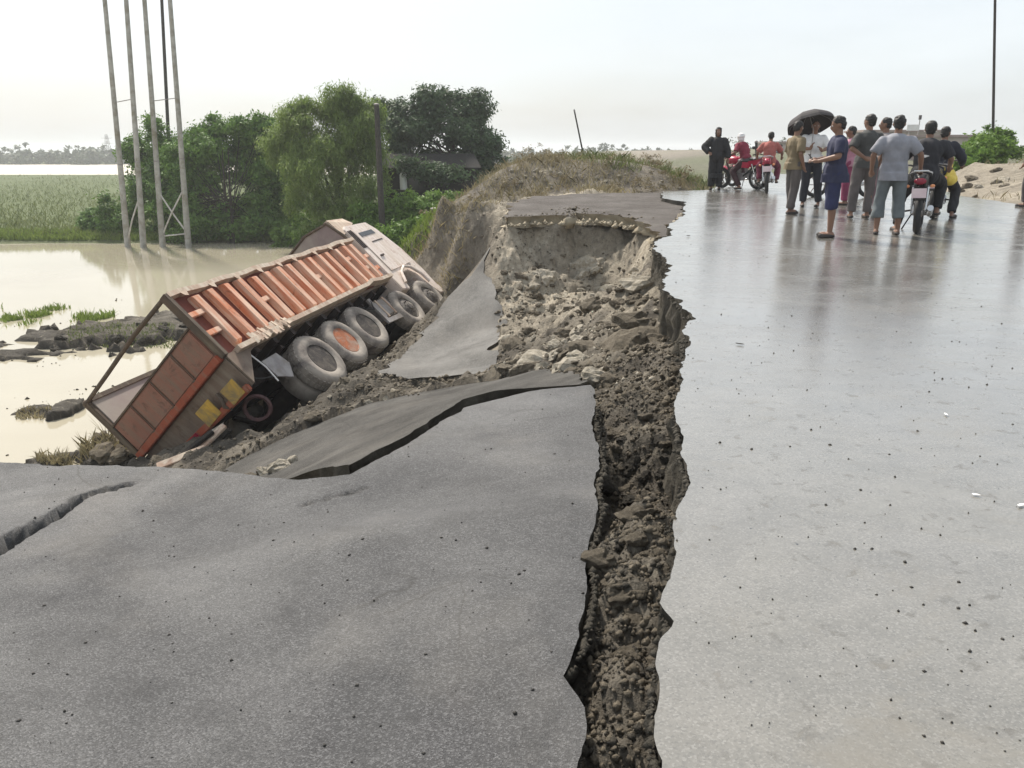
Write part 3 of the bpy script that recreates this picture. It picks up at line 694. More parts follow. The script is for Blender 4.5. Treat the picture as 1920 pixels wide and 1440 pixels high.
# tail frame
MB().beam((-.02, -BW-.02, -.02), (-.02, -BW-.02, BH+.03), .13, .10, (1, 0, 0)).build('tail_post', M['frame_dark'], truck, bev=.01)
MB().beam((-.02, BW+.0, -.02), (-.02, BW+.0, BH+.03), .11, .09, (1, 0, 0)).build('tail_post', M['frame_dark'], truck, bev=.01)
MB().tube([(-.02, -BW, BH), (-.03, -.4, BH+.03), (-.02, .5, BH+.01), (-.02, BW, BH)], .038, 8).build('tail_header', M['frame_dark'], truck, True)
MB().ball((-.02, BW, BH), .06).build('corner_knob', M['frame_dark'], truck, True)
tg = MB().box(-.035, -.005, -BW+.05, BW-.05, .02, .66).build('tailgate', M['tail_panel'], truck)
ys = [-BW+.06, -.62, .02, .62, BW-.06]
for a, b in zip(ys, ys[1:]):
    MB().box(-.062, -.036, a+.018, b-.018, .10, .625).build('tailgate_panel', M['tail_panel'], tg, bev=.012)
for y in ys[1:-1]: MB().tube([(-.06, y, .64), (-.062, y, .10)], .009, 6).build('seam_rod', M['frame_dark'], tg)
MB().beam((-.04, -BW+.05, .665), (-.04, BW-.05, .665), .05, .03).build('tailgate_lip', M['frame_dark'], tg)
for y in (.02, .62, -.62): MB().box(-.12, -.06, y-.04, y+.04, .03, .10).build('hinge', M['frame_dark'], tg, bev=.008)
MB().beam((-.07, -BW+.02, .02), (-.07, BW-.02, .02), .12, .12).build('tail_beam', M['beam_red'], truck, bev=.012)
MB().plate([(-.03, -BW, -.05), (-.03, BW, -.05), (.02, BW, -.42), (.02, .2, -.46), (.02, -BW, -.60)], (1, 0, 0), .03).build('apron', M['apron'], truck)
MB().plate([(-.0, -BW-.04, .0), (1.0, -BW-.04, -.02), (.55, -BW-.04, -.12), (.02, -BW-.04, -.60)], (0, 1, 0), .03).build('corner_gusset', M['apron'], truck)
bp = MB().beam((-.06, -1.22, -.60), (-.06, .45, -.46), .10, .13).build('bumper', M['beam_red'], truck, bev=.02)
for (y0, z0, y1, z1) in [(-1.14, -.33, -.82, -.62), (-.56, -.25, -.20, -.55)]:
    MB().plate([(-.125, y0, z0), (-.125, y1, z0+.01), (-.125, y1+.0, z1), (-.125, y0, z1)], (1, 0, 0), .02).build('reflective_plate', M['yellow'], truck, bev=.005)
m = MB(); m.tube([(-.05, -.70, -.30), (-.11, -.74, -.42), (-.12, -.68, -.52), (-.06, -.72, -.62)], .035, 7); m.build('tow_hook', M['frame_dark'], truck, True)
MB().box(-.16, -.11, .05, .22, -.52, -.44).build('tail_lamp', M['red_lamp'], truck, bev=.01)
MB().lathe([(.21, -.04), (.235, 0), (.21, .04), (.175, .025), (.165, 0), (.175, -.025)], (.28, -.80, -.84), (1, .25, .3), 26, True).build('spare_ring', simple('dark_red_ring', (.13, .06, .06), (.07, .04, .04), .8, 6, .2, .005), truck, True)
MB().tube([(.55, -1.22, -.06), (.62, -1.23, -.45), (.60, -1.22, -.75)], .014, 6).build('air_pipe', M['white_paint'], truck, True)
# headboard with cab guard
MB().plate([(BL-.02, -BW+.02, .02), (BL-.02, BW-.02, .02), (BL-.02, BW-.02, 1.9), (BL-.02, .9, 2.08), (BL-.02, -.5, 2.10), (BL-.02, -1.12, 1.90), (BL-.02, -1.2, 1.45)], (1, 0, 0), .05).build('headboard', M['inner_mauve'], truck)
MB().tube([(BL-.03, BW-.04, 1.9), (BL-.03, .9, 2.08), (BL-.03, -.5, 2.10), (BL-.03, -1.12, 1.90), (BL-.03, -1.22, 1.45), (BL-.03, -1.24, BH)], .035, 6).build('headboard_rim', M['frame_dark'], truck, True)
g = MB().plate([(BL+.03, -1.16, 1.92), (7.55, -1.12, 1.90), (7.62, .9, 1.98), (BL+.03, .9, 2.08)], (0, .1, 1), .04).build('cab_guard', M['rail_pale'], truck)
MB().plate([(BL+.03, -1.20, 1.46), (BL+.03, -1.17, 1.92), (7.5, -1.14, 1.90), (7.62, -1.19, 1.70), (7.0, -1.22, 1.5)], (0, 1, 0), .03).build('guard_side', M['rail_pale'], truck)
# cab
cab = MB(); prof = [(6.86, -.35), (7.22, -.42), (7.30, -.15), (7.55, .02), (7.90, .02), (8.12, -.16), (8.2, -.5), (8.42, -.88), (8.62, -.90), (8.70, -.1), (8.64, .62), (8.36, 1.36), (8.15, 1.62), (7.0, 1.66), (6.86, 1.58)]
cab.plate([(x, -1.23, z) for x, z in prof], (0, 1, 0), 2.44)
cab_o = cab.build('cab', M['cab_white'], truck, bev=.02)
dr = MB().plate([(7.12, -1.238, .18), (7.12, -1.238, 1.46), (8.08, -1.238, 1.46), (8.36, -1.238, .75), (8.36, -1.238, .18)], (0, -1, 0), .014).build('cab_door', M['cab_white'], truck)
MB().plate([(7.26, -1.255, 1.24), (7.26, -1.255, 1.36), (8.0, -1.255, 1.36), (8.05, -1.255, 1.24)], (0, -1, 0), .008).build('window', M['glass_dark'], dr)
MB().plate([(7.5, -1.255, 1.02), (7.5, -1.255, 1.05), (8.1, -1.255, 1.05), (8.12, -1.255, 1.02)], (0, -1, 0), .006).build('slot', M['chassis'], dr)
MB().box(7.25, 7.42, -1.285, -1.255, .60, .64).build('handle', M['chassis'], dr)
for i in range(3): MB().plate([(6.90+i*.075, -1.236, .95), (6.90+i*.075, -1.236, 1.5), (6.935+i*.075, -1.236, 1.5), (6.935+i*.075, -1.236, .95)], (0, -1, 0), .012).build('vent_slot', M['chassis'], cab_o)
MB().tube([(7.1, -1.3, -.26), (7.35, -1.3, .02), (7.7, -1.3, .13), (8.0, -1.29, .05), (8.22, -1.29, -.22), (8.28, -1.28, -.5)], .035, 7).build('wheel_arch', M['cab_white'], cab_o, True)
MB().plate([(8.38, -1.1, 1.30), (8.38, 1.1, 1.30), (8.63, 1.1, .66), (8.63, -1.1, .66)], (.9, 0, .4), .012).build('windscreen', M['glass_dark'], cab_o)
MB().box(8.6, 8.78, -1.2, 1.2, -.95, -.62).build('front_bumper', M['cab_white'], truck, bev=.03)
# chassis, tank, axles, wheels
for y in (-.43, .43): MB().box(.35, 8.4, y-.05, y+.05, -.42, -.15).build('chassis_rail', M['chassis'], truck, bev=.01)
tk = MB().box(5.25, 5.95, -1.16, -.55, -.72, -.28).build('side_box', M['grey_metal'], truck, bev=.03)
for x in (5.40, 5.78): MB().box(x, x+.06, -1.175, -.54, -.735, -.265).build('strap', M['rail_pale'], tk)
MB().plate([(5.12, -1.2, -.18), (5.12, -1.2, -.86), (6.05, -1.2, -.92), (6.05, -1.2, -.80), (5.24, -1.2, -.76), (5.24, -1.2, -.18)], (0, 1, 0), .05).build('side_guard', M['grey_metal'], truck)
MB().plate([(.72, -1.18, -.32), (1.20, -1.18, -.30), (1.28, -1.18, -.56), (1.1, -1.16, -.80), (.78, -1.16, -.66)], (0, 1, 0), .02).build('mud_flap', M['grey_metal'], truck)
def wheel(x, y, z, side, R=.53, w=.29, rim='hub', dual=True):
    wo = empty('wheel', (x, y, z)); wo.parent = truck; s = side
    W2 = w; prof = [(R*.56, 0), (R*.62, -.025), (R*.84, -.03), (R*.95, .0), (R, .06), (R, W2-.06), (R*.95, W2), (R*.8, W2+.02), (R*.56, W2)]
    t = MB(); t.lathe(prof, (0, 0, 0), (0, -s, 0), 40, True)
    to = t.build('tyre', M['tyre'], wo, True)
    k = MB(); n = 36
    for i in range(n):
        a = 2*math.pi*i/n; c, d = math.cos(a), math.sin(a)
        k.beam((c*R, -s*.045, d*R), (c*R, -s*(W2*.42), d*R), .052, .022, (c, 0, d))
        a += math.pi/n; c, d = math.cos(a), math.sin(a)
        k.beam((c*R, -s*(W2*.56), d*R), (c*R, -s*(W2-.045), d*R), .052, .022, (c, 0, d))
    k.build('tread_blocks', M['tyre'], wo)['kind'] = 'stuff'
    if dual:
        MB().lathe([(r, h+W2+.05) for r, h in prof], (0, 0, 0), (0, -s, 0), 32, True).build('tyre', M['tyre'], wo, True)
    if rim == 'front':
        r = MB().lathe([(R*.57, .02), (R*.53, .0), (R*.50, .05), (R*.36, -.015), (R*.20, -.03), (R*.19, -.07), (R*.10, -.085), (.01, -.09)], (0, 0, 0), (0, -s, 0), 28).build('rim', M['hub'], wo, True)
        b = MB()
        for i in range(10):
            a = 2*math.pi*i/10; b.tube([(math.cos(a)*R*.29, s*.0, math.sin(a)*R*.29), (math.cos(a)*R*.29, s*.05, math.sin(a)*R*.29)], .017, 6)
        b.build('wheel_nuts', M['hub'], wo)['kind'] = 'stuff'
    else:
        mt = M['hub_orange'] if rim == 'orange' else M['hub_dark']
        r = MB().lathe([(R*.575, .0), (R*.55, -.012), (R*.52, .02), (R*.49, .17), (R*.36, .19), (R*.22, .18), (R*.2, .08), (.02, .07)], (0, 0, 0), (0, -s, 0), 28).build('rim', mt, wo, True)
        b = MB()
        for i in range(8):
            a = 2*math.pi*i/8; b.ball((math.cos(a)*R*.42, -s*.175, math.sin(a)*R*.42), .035, 6, 4)
        b.build('hand_holes', M['tyre_dark'], wo)['kind'] = 'stuff'
    wo.rotation_euler = (0, random.uniform(0, 6), 0)
    return wo
for s in (-1, 1):
    wheel(1.99, s*1.26, -.80, s, .55); wheel(3.07, s*1.27, -.74, s, .52, rim='orange'); wheel(4.22, s*1.24, -.70, s, .54)
    wheel(6.36, s*1.22, -.79, s, .53, rim='front', dual=False); wheel(7.81, s*1.22, -.83, s, .54, rim='front', dual=False)
for x, z in ((1.99, -.8), (3.07, -.74), (4.22, -.7), (6.36, -.79), (7.81, -.83)):
    a = MB(); a.tube([(x, -1.0, z), (x, -.5, z), (x, -.25, z), (x, .25, z), (x, .5, z), (x, 1.0, z)], [.07, .08, .17, .17, .08, .07], 10).build('axle', M['chassis'], truck, True)
    for y in (-.55, .55):
        MB().tube([(x-.55, y, -.42), (x-.25, y, z+.14), (x, y, z+.10), (x+.25, y, z+.14), (x+.55, y, -.42)], .05, 6).build('leaf_spring', M['chassis'], truck)

for pts in ([(.25, -.95, -.25), (.45, -1.12, -.55), (.8, -1.1, -.62), (1.15, -1.0, -.40)], [(4.7, -1.1, -.20), (5.0, -1.22, -.45), (5.2, -1.2, -.25)], [(.1, -.4, -.30), (.15, -.55, -.62), (.3, -.75, -.60), (.5, -.9, -.30)]):
    MB().tube(pts, .016, 6).build('hose', M['tyre_dark'], truck, True)
for x in (.35, 1.6, 2.5, 3.65, 5.0, 6.9): MB().beam((x, -.5, -.30), (x, -1.1, -.22), .05, .07).build('outrigger', M['chassis'], truck)

# ------------------------------------------------------------------ earth clods and rubble
from mathutils import noise as mnoise
def rock_mesh(name, seed, mat, flat=.75, sub=3, rough=.22):
    bm = bmesh.new(); bmesh.ops.create_icosphere(bm, subdivisions=sub, radius=1.0)
    r = random.Random(seed); dirs = [Vector((r.gauss(0, 1), r.gauss(0, 1), r.gauss(0, 1))).normalized() for _ in range(8)]; cut = [r.uniform(.5, .95) for _ in dirs]; o = Vector((seed*3.1, seed*1.7, 0))
    for v in bm.verts:
        p = v.co.normalized(); k = 1.0
        for d, c in zip(dirs, cut):
            q = p.dot(d)
            if q > c*.8: k = min(k, c*.8/q+.10)
        n_ = mnoise.fractal(p*2.2+o, .7, 2.1, 4); v.co = p*k*(1+rough*n_+.06*r.uniform(-1, 1)); v.co.z *= flat
    me = bpy.data.meshes.new(name); bm.to_mesh(me); bm.free(); me.materials.append(mat); return me
CLODS = [rock_mesh('clod', i, M['clod']) for i in range(7)]
PALE = [rock_mesh('pale_lump', 20+i, M['clod_pale']) for i in range(5)]
DARK = [rock_mesh('dark_clod', 40+i, M['clod_dark']) for i in range(4)]
def put_clod(p, s, meshes, name='clod', parent=None, sink=.3):
    o = bpy.data.objects.new(name, random.choice(meshes)); link(o); o.parent = parent or ground
    sx = s*random.uniform(.8, 1.3); o.scale = (sx, s*random.uniform(.8, 1.25), s*random.uniform(.7, 1.1))
    o.rotation_euler = (random.uniform(-.5, .5), random.uniform(-.5, .5), random.uniform(0, 6.3))
    o.location = (p[0], p[1], p[2]+s*(.35-sink*1.4)*.6); return o
n_clod = 0
def scatter_px(u0, u1, v0, v1, n, smin, smax, meshes, name='clod', sink=.3, keep=None):
    for _ in range(n):
        u, v = random.uniform(u0, u1), random.uniform(v0, v1)
        p = at_f(u, v, Zg, 1.2, 40)
        if p[1] > 38 or in_poly(p[0], p[1], ROAD) or in_poly(p[0], p[1], SLAB) or in_poly(p[0], p[1], SUNK) or in_poly(p[0], p[1], PATCH): continue
        if p[2] < WATER+.02: continue
        s = smin*(smax/smin)**(random.random()**1.8)
        put_clod((p[0], p[1], float(Zg(p[0], p[1]))), s, meshes, name, sink=sink)
scatter_px(1110, 1275, 700, 1250, 90, .018, .07, CLODS, sink=.42)             # rubble filling the crack
scatter_px(1110, 1275, 820, 960, 22, .03, .09, DARK, 'dark_clod')
scatter_px(930, 1270, 540, 720, 80, .04, .17, CLODS, sink=.4)                 # slumped slope
scatter_px(920, 1150, 600, 720, 30, .04, .15, PALE, 'pale_lump', sink=.4)
scatter_px(950, 1230, 560, 700, 14, .16, .38, CLODS, sink=.55)
scatter_px(940, 1100, 610, 700, 12, .12, .32, PALE, 'pale_lump', sink=.55)
scatter_px(1000, 1210, 480, 560, 10, .15, .34, PALE, 'pale_lump', sink=.55)
scatter_px(900, 1200, 500, 580, 40, .05, .16, CLODS, sink=.4)                 # foot of the cliff
scatter_px(960, 1200, 505, 580, 16, .07, .20, PALE, 'pale_lump')
scatter_px(480, 760, 690, 800, 34, .05, .16, CLODS)                  # ridge along the truck
scatter_px(600, 740, 690, 760, 14, .05, .14, PALE, 'pale_lump')
scatter_px(170, 330, 815, 866, 20, .08, .26, CLODS, sink=.15)        # heap under the tail
scatter_px(40, 345, 600, 660, 24, .06, .20, DARK, 'dark_clod')
for u, v, s in [(470, 874, .07), (500, 876, .10), (530, 880, .13), (548, 876, .09), (488, 872, .06), (515, 868, .05)]:
    p = at_z(u, v, -1.9); put_clod((p[0], p[1], float(z_s2(p[0], p[1]))), s, PALE if s > .08 else CLODS, 'pale_lump', sink=.1)
# fine crumbs, too many to count
def crumbs(name, gen, n, smin, smax, mat, parent=None, seed=3):
    r = np.random.default_rng(seed); P = gen(r, n); n = len(P)
    base = np.array([(1, 0, 0), (-1, 0, 0), (0, 1, 0), (0, -1, 0), (0, 0, 1), (0, 0, -.4)], float)
    T0 = np.array([(0, 2, 4), (2, 1, 4), (1, 3, 4), (3, 0, 4), (2, 0, 5), (1, 2, 5), (3, 1, 5), (0, 3, 5)])
    s = smin*(smax/smin)**(r.random(n)**2.0); a = r.uniform(0, 6.3, n)
    B = base[None]*(s[:, None, None])*r.uniform(.6, 1.3, (n, 6, 1))
    c, d = np.cos(a), np.sin(a); Bx = B[..., 0]*c[:, None]-B[..., 1]*d[:, None]; By = B[..., 0]*d[:, None]+B[..., 1]*c[:, None]
    V = np.stack([Bx, By, B[..., 2]], -1)+P[:, None]; T = (T0[None]+np.arange(n)[:, None, None]*6).reshape(-1, 3)
    o = tri_obj(name, V.reshape(-1, 3), T, mat, parent); o['kind'] = 'stuff'; return o
def gen_ground(x0, x1, y0, y1, zmin=-9, zf=None):
    def g(r, n):
        x = r.uniform(x0, x1, n*2); y = y0*(y1/y0)**r.random(n*2); z = Zg(x, y)
        ok = (z > zmin)
        for poly in (ROAD, SLAB, SUNK, PATCH, BACK): ok &= ~in_poly(x, y, poly)
        return np.stack([x, y, z+.004], -1)[ok][:n]
    return g
crumbs('crumbs', gen_ground(-5.5, 4, 5, 22, WATER), 7000, .010, .05, M['clod'], ground, 3)
crumbs('crumbs', gen_ground(-2.5, 4, 6, 21, WATER), 1200, .010, .045, M['clod_pale'], ground, 13)
crumbs('crumbs', gen_ground(.05, 1.6, 1.3, 7), 9000, .004, .022, M['clod'], ground, 4)
crumbs('crumbs', gen_ground(.05, 1.6, 1.3, 7), 4000, .004, .02, M['clod_dark'], ground, 5)
def gen_road(r, n):
    x = r.uniform(.3, 10, n*3); y = 1.3*(20/1.3)**r.random(n*3); ok = in_poly(x, y, ROAD); x, y = x[ok], y[ok]
    return np.stack([x, y, z_road(x, y)+.001], -1)[:n]
M['pebble'] = simple("dark_pebble", (.035, .032, .028), (.06, .055, .048), .8, 30, .3, .003)
crumbs('loose_gravel', gen_road, 2600, .0025, .0085, M['pebble'], road, 6)
def gen_edge(line, inward, spread):
    L = np.array(line)
    def g(r, n):
        seg = np.hypot(*np.diff(L, axis=0).T)/(2+np.hypot(L[:-1, 0], L[:-1, 1])); i = r.choice(len(L)-1, n, p=seg/seg.sum()); t = r.random(n)[:, None]; P = L[i]*(1-t)+L[i+1]*t
        d = L[i+1]-L[i]; nn = np.c_[d[:, 1], -d[:, 0]]/np.hypot(d[:, 0], d[:, 1])[:, None]; P = P+nn*(inward*np.abs(r.normal(0, spread, n))*np.minimum(3, np.hypot(P[:, 0], P[:, 1])/3))[:, None]
        return P
    return g
def on_top(gen, zf):
    def g(r, n): P = gen(r, n); return np.c_[P, zf(P[:, 0], P[:, 1])+.002]
    return g
crumbs('edge_crumbs', on_top(gen_edge(EDGE_R[:-1], -1, .010), lambda x, y: z_road(x, y)-.025), 900, .006, .026, M['edge'], road, 17)
crumbs('edge_crumbs', on_top(gen_edge([p for p in SLAB[1:13]], 1, .010), lambda x, y: z_slab(x, y)-.025), 700, .005, .022, M['edge'], near_slab, 19)
crumbs('edge_crumbs', on_top(gen_edge(BACK[:8], -1, .06), z_s4), 120, .015, .05, M['clod'], back, 20)
crumbs('edge_crumbs', on_top(gen_edge(BACK[:8], 1, .05), lambda x, y: z_s4(x, y)-.16), 300, .02, .08, M['base_course'], back, 21)
crumbs('mud_crumbs', on_top(gen_edge(SUNK[:10], 1, .25), lambda x, y: z_s2(x, y)), 900, .01, .05, M['clod'], sunk, 22)
crumbs('mud_crumbs', on_top(gen_edge(PATCH+[PATCH[0]], -1, .22), lambda x, y: z_s3(x, y)), 1100, .012, .06, M['clod'], patch, 23)
def gen_slab(r, n):
    x = r.uniform(-5, .6, n*2); y = 1.3*(6/1.3)**r.random(n*2); ok = in_poly(x, y, SLAB); x, y = x[ok], y[ok]
    return np.stack([x, y, z_slab(x, y)+.001], -1)[:n]
crumbs('loose_gravel', gen_slab, 900, .002, .008, M['pebble'], near_slab, 8)

def gen_float(r, n):
    u = r.uniform(0, 340, n*2); vv = r.uniform(560, 860, n*2); P = np.array([at_z(a, b, WATER) for a, b in zip(u, vv)]); ok = (fbm(P[:, 0], P[:, 1], .5, 3, 46) > .12) & (Zg(P[:, 0], P[:, 1]) < WATER)
    return (P+[0, 0, .003])[ok][:n]
tag(crumbs('floating_debris', gen_float, 260, .008, .05, M['clod_dark'], None, 24), 'scattered dark bits floating on the flood water', 'debris')
# ------------------------------------------------------------------ foliage
def sublobes(blobs, k, r):
    """break each lobe into smaller clumps over its surface"""
    out = []
    for b in blobs:
        out.append((b[0], b[1], b[2], b[3]*.62, b[4]*.62, b[5]*.62))
        for _ in range(k):
            d = r.normal(size=3); d[2] = d[2]*.9+.15; d /= np.linalg.norm(d); q = r.uniform(.28, .50); e = r.uniform(.62, .92)
            out.append((b[0]+d[0]*b[3]*e, b[1]+d[1]*b[4]*e, b[2]+d[2]*b[5]*e, b[3]*q, b[4]*q, b[5]*q*.85))
    return out
def leaf_cloud(blobs, n, size, seed, clump=.55, up=.35, droop=0, sub=7):
    """leaf-sized quads gathered in clumps near the surface of many small lobes"""
    r = np.random.default_rng(seed)
    if sub: blobs = sublobes(blobs, sub, r)
    vol = np.array([b[3]*b[4]*b[5] for b in blobs])**.60; pr = vol/vol.sum()
    nc = max(40, n//26); bi = r.choice(len(blobs), nc, p=pr); B = np.array(blobs)[bi]
    d = r.normal(size=(nc, 3)); d /= np.linalg.norm(d, axis=1)[:, None]; rad = r.random(nc)**.25*.97 + r.normal(0, .05, nc)
    C = B[:, :3]+d*B[:, 3:6]*rad[:, None]; bt = r.random(len(blobs))[bi]
    ci = r.integers(0, nc, n); off = r.normal(size=(n, 3))*clump*np.r_[1, 1, .7]*(.4+.6*r.random(nc)[ci])[:, None]*.42
    if droop: off[:, 2] = off[:, 2]*1.0 - droop*r.random(n)**2
    P = C[ci]+off
    nrm = r.normal(size=(n, 3))*.55+d[ci]*.9+np.array([0, 0, up]); nrm /= np.linalg.norm(nrm, axis=1)[:, None]
    t = r.normal(size=(n, 3))
    if droop: t += np.array([0, 0, -2.0])
    t -= nrm*(t*nrm).sum(1)[:, None]; t /= np.linalg.norm(t, axis=1)[:, None]; b = np.cross(nrm, t)
    s = size*(.6+.8*r.random(n))[:, None]; w = s*(.22 if droop else .42)
    V = np.stack([P-t*s, P+b*w-nrm*s*.12, P+t*s, P-b*w-nrm*s*.12], 1).reshape(-1, 3)
    T = np.arange(n*4).reshape(n, 4); tint = np.repeat(np.clip(r.random(n)*.45+.2*r.random(nc)[ci]+.4*bt[ci], 0, 1), 4)
    return V, T, tint
def tree(name, label, base, blobs, n, size, mat, trunk_r, seed, cat='tree', group=None, clump=.55, droop=0, stems=1):
    r = random.Random(seed); root = empty(name, base, 0, label, cat, group)
    bl = [tuple(b) for b in blobs]
    V, T, tint = leaf_cloud(bl, n, size, seed, clump, droop=droop)
    tri_obj('crown', V, T, mat, root, tint)
    for k in range(stems):
        tr = MB(); top = max(b[2] for b in bl)*.8; ox, oy = (r.uniform(-.5, .5)*k*trunk_r*8, r.uniform(-.5, .5)*k*trunk_r*6)
        tr.tube([(ox, oy, -.3), (ox*1.1+.05, oy, top*.25), (ox*1.3, oy+.05, top*.55), (ox*1.5+.1, oy, top)], [trunk_r, trunk_r*.8, trunk_r*.55, trunk_r*.15], 8)
        for b in bl:
            z0 = top*r.uniform(.2, .5); p = Vector((ox*1.2, oy, z0)); q = Vector(b[:3])
            tr.tube([p, p.lerp(q, .5)+Vector((0, 0, .25)), q+Vector((r.uniform(-.3, .3), 0, b[5]*.3))], [trunk_r*.25, trunk_r*.17, trunk_r*.06], 5)
        tr.build('trunk', M['bark'], root, True)
    return root
def lobes_px(y, lst, base):
    """lobes given by picture centre and half size, at depth y, with real depth"""
    out = []
    for (u, v, ru, rv, dy) in lst:
        c = at_y(u, v, y+dy); k = (y+dy)/FPX*1.0
        out.append((c[0]-base[0], c[1]-base[1], c[2]-base[2], ru*k, min(ru, rv)*k*.95, rv*k))
    return out
b = at_z(430, 452, WATER+.1)
tree('broad_tree', 'broad bushy green tree overhanging the flood water behind the poles', b, lobes_px(b[1]+3, [(430, 295, 80, 75, 0), (400, 250, 45, 30, 0), (455, 245, 40, 28, -.5), (345, 300, 45, 45, -1), (380, 350, 65, 70, -1), (500, 330, 70, 90, .5), (440, 400, 90, 50, -1.5), (330, 330, 50, 50, 1), (300, 290, 45, 38, 2), (270, 300, 30, 45, 2.5), (540, 400, 60, 45, 0), (360, 270, 50, 40, 1), (480, 262, 50, 40, 1), (265, 360, 38, 42, 1.5), (300, 250, 32, 26, 1.5), (245, 285, 22, 26, 2), (290, 340, 45, 45, .5), (535, 300, 45, 60, 1), (525, 250, 35, 30, 1.5), (500, 235, 45, 32, 0), (510, 370, 50, 60, -1), (320, 380, 50, 45, -1), (330, 405, 60, 45, -.5), (250, 410, 40, 35, .5), (410, 425, 60, 32, -3), (480, 425, 60, 32, -3), (350, 430, 45, 28, -3), (540, 435, 40, 28, -2)], b), 125000, .10, M['leaf_a'], .12, 11, stems=2)
b = at_y(640, 425, 44); b[2] = float(H(b[0], b[1]))
tree('willow_tree', 'pale green feathery willow-like tree beside the dark wooden pole', b, lobes_px(44, [(620, 240, 70, 55, 0), (545, 225, 30, 25, 0), (600, 195, 40, 28, 0), (655, 185, 30, 22, 0), (690, 215, 28, 35, 0), (520, 265, 32, 35, .5), (580, 270, 60, 60, -.5), (670, 250, 50, 60, 0), (640, 210, 60, 40, .5), (600, 320, 70, 70, -1), (690, 310, 35, 70, 0), (700, 260, 25, 40, 0), (640, 180, 40, 25, 0), (560, 230, 40, 35, 0), (610, 390, 60, 45, -1.2), (560, 330, 40, 60, -.5), (655, 360, 60, 55, -.5)], b), 70000, .105, M['leaf_b'], .2, 12, droop=.5, clump=.5)
b = at_y(850, 352, 50); b[2] = float(H(b[0], b[1]))
tree('dark_tree', 'tall dark green tree shading the hut', b, lobes_px(50, [(740, 275, 25, 35, 0), (720, 215, 22, 30, .5), (820, 322, 75, 16, -4.5), (770, 312, 40, 14, -4.5), (910, 325, 40, 18, -.5), (745, 318, 30, 18, -.3), (850, 230, 80, 60, 0), (900, 270, 55, 55, 0), (790, 250, 60, 55, 0), (740, 240, 28, 50, 0), (860, 195, 55, 35, .5), (925, 300, 32, 45, -.5), (810, 212, 45, 35, 0), (880, 310, 60, 28, 0), (780, 300, 55, 25, .5)], b), 52000, .115, M['leaf_c'], .28, 13, clump=.6)
SHR = [(545, 440, 36, 40, 45), (600, 420, 55, 48, 44), (655, 415, 48, 50, 43), (700, 400, 48, 45, 42), (745, 395, 48, 40, 42), (790, 385, 45, 36, 42), (840, 375, 45, 32, 43), (735, 440, 55, 32, 37), (800, 418, 48, 30, 37), (850, 400, 34, 24, 38), (215, 395, 42, 45, 48), (175, 410, 30, 32, 49), (690, 440, 40, 34, 40), (640, 450, 40, 26, 42)]
SHL = ['low green bush at the water edge just behind the truck cab', 'rounded bush under the pale willow at the water', 'leafy bush left of the dark wooden pole', 'bush directly behind the foot of the dark wooden pole', 'green bush right of the dark wooden pole before the hut', 'green bush in front of the middle of the hut', 'green bush under the right end of the dark tree', 'bright low bush right of the truck cab by the bank', 'low bush half way up the green bank', 'small bush where green bank meets bare brown bank',
       'bush at the left foot of the leftmost grey poles', 'small dark bush left of all the grey poles', 'low bush between truck cab and dark wooden pole', 'waterside bush above the truck cab guard']
for i, ((u, v, ru, rv, y), lb) in enumerate(zip(SHR, SHL)):
    b = at_y(u, v+rv, y); b[2] = min(b[2], float(H(b[0], b[1]))+.5)
    tree('shrub', lb, b, lobes_px(y, [(u, v, ru*.8, rv*.8, 0), (u-ru*.5, v+rv*.3, ru*.5, rv*.6, -.3), (u+ru*.5, v+rv*.25, ru*.5, rv*.65, .3), (u+ru*.1, v+rv*.5, ru*.8, rv*.5, -.5)], b), 3600, .10, M['leaf_s'] if i not in (10, 11) else M['leaf_a'], .05, 30+i, 'bush', 'bushes along the water and bank', .4)
RSH = [(1820, 300, 38, 30, 30), (1850, 285, 34, 32, 32), (1800, 318, 25, 16, 28.5), (1885, 275, 26, 26, 36), (1838, 258, 18, 20, 33), (1880, 252, 16, 16, 36)]
for i, ((u, v, ru, rv, y), lb) in enumerate(zip(RSH, ['green bush on the tan mound beside the rightmost pole', 'green bush around the foot of the rightmost pole', 'low green bush at the mound toe behind the yellow bag', 'pale green bush right of the rightmost pole', 'taller sprig of leaves left of the rightmost pole', 'leafy sprig right of the rightmost pole against the sky'])):
    b = at_y(u, v+rv, y); b[2] = min(b[2], float(H(b[0], b[1]))+.3)
    tree('shrub', lb, b, lobes_px(y, [(u, v, ru, rv, 0), (u-ru*.5, v+rv*.4, ru*.6, rv*.6, 0), (u+ru*.5, v+rv*.4, ru*.6, rv*.6, 0)], b), 3000 if i < 4 else 900, .08, M['leaf_s'], .04, 60+i, 'bush', 'bushes on the right mound', .3)

# ------------------------------------------------------------------ grasses
def blades(name, P, hmin, hmax, w, mat, seed=1, lean=.35, parent=None):
    r = np.random.default_rng(seed); n = len(P); h = hmin+(hmax-hmin)*r.random(n)**1.5; a = r.uniform(0, 6.28, n)
    dx = np.stack([np.cos(a), np.sin(a), 0*a], -1)*(w*(.6+.8*r.random(n)))[:, None]
    tip = np.stack([r.normal(0, lean, n)*h, r.normal(0, lean, n)*h, h], -1); mid = tip*np.array([.35, .35, .55])
    V = np.stack([P-dx, P+dx, P+mid+dx*.7, P+tip, P+mid-dx*.7], 1).reshape(-1, 3); T = np.arange(n*5).reshape(n, 5)
    o = tri_obj(name, V, T, mat, parent, np.repeat(r.random(n), 5)); o['kind'] = 'stuff'; return o
r = np.random.default_rng(5)
n = 26000; y = 46.6*(170/46.6)**(r.random(n)**1.4); x = r.uniform(-.68, -.18, n)*y - 2; ok = fbm(x, y, .12, 3, 40) > -.22; x, y = x[ok], y[ok]
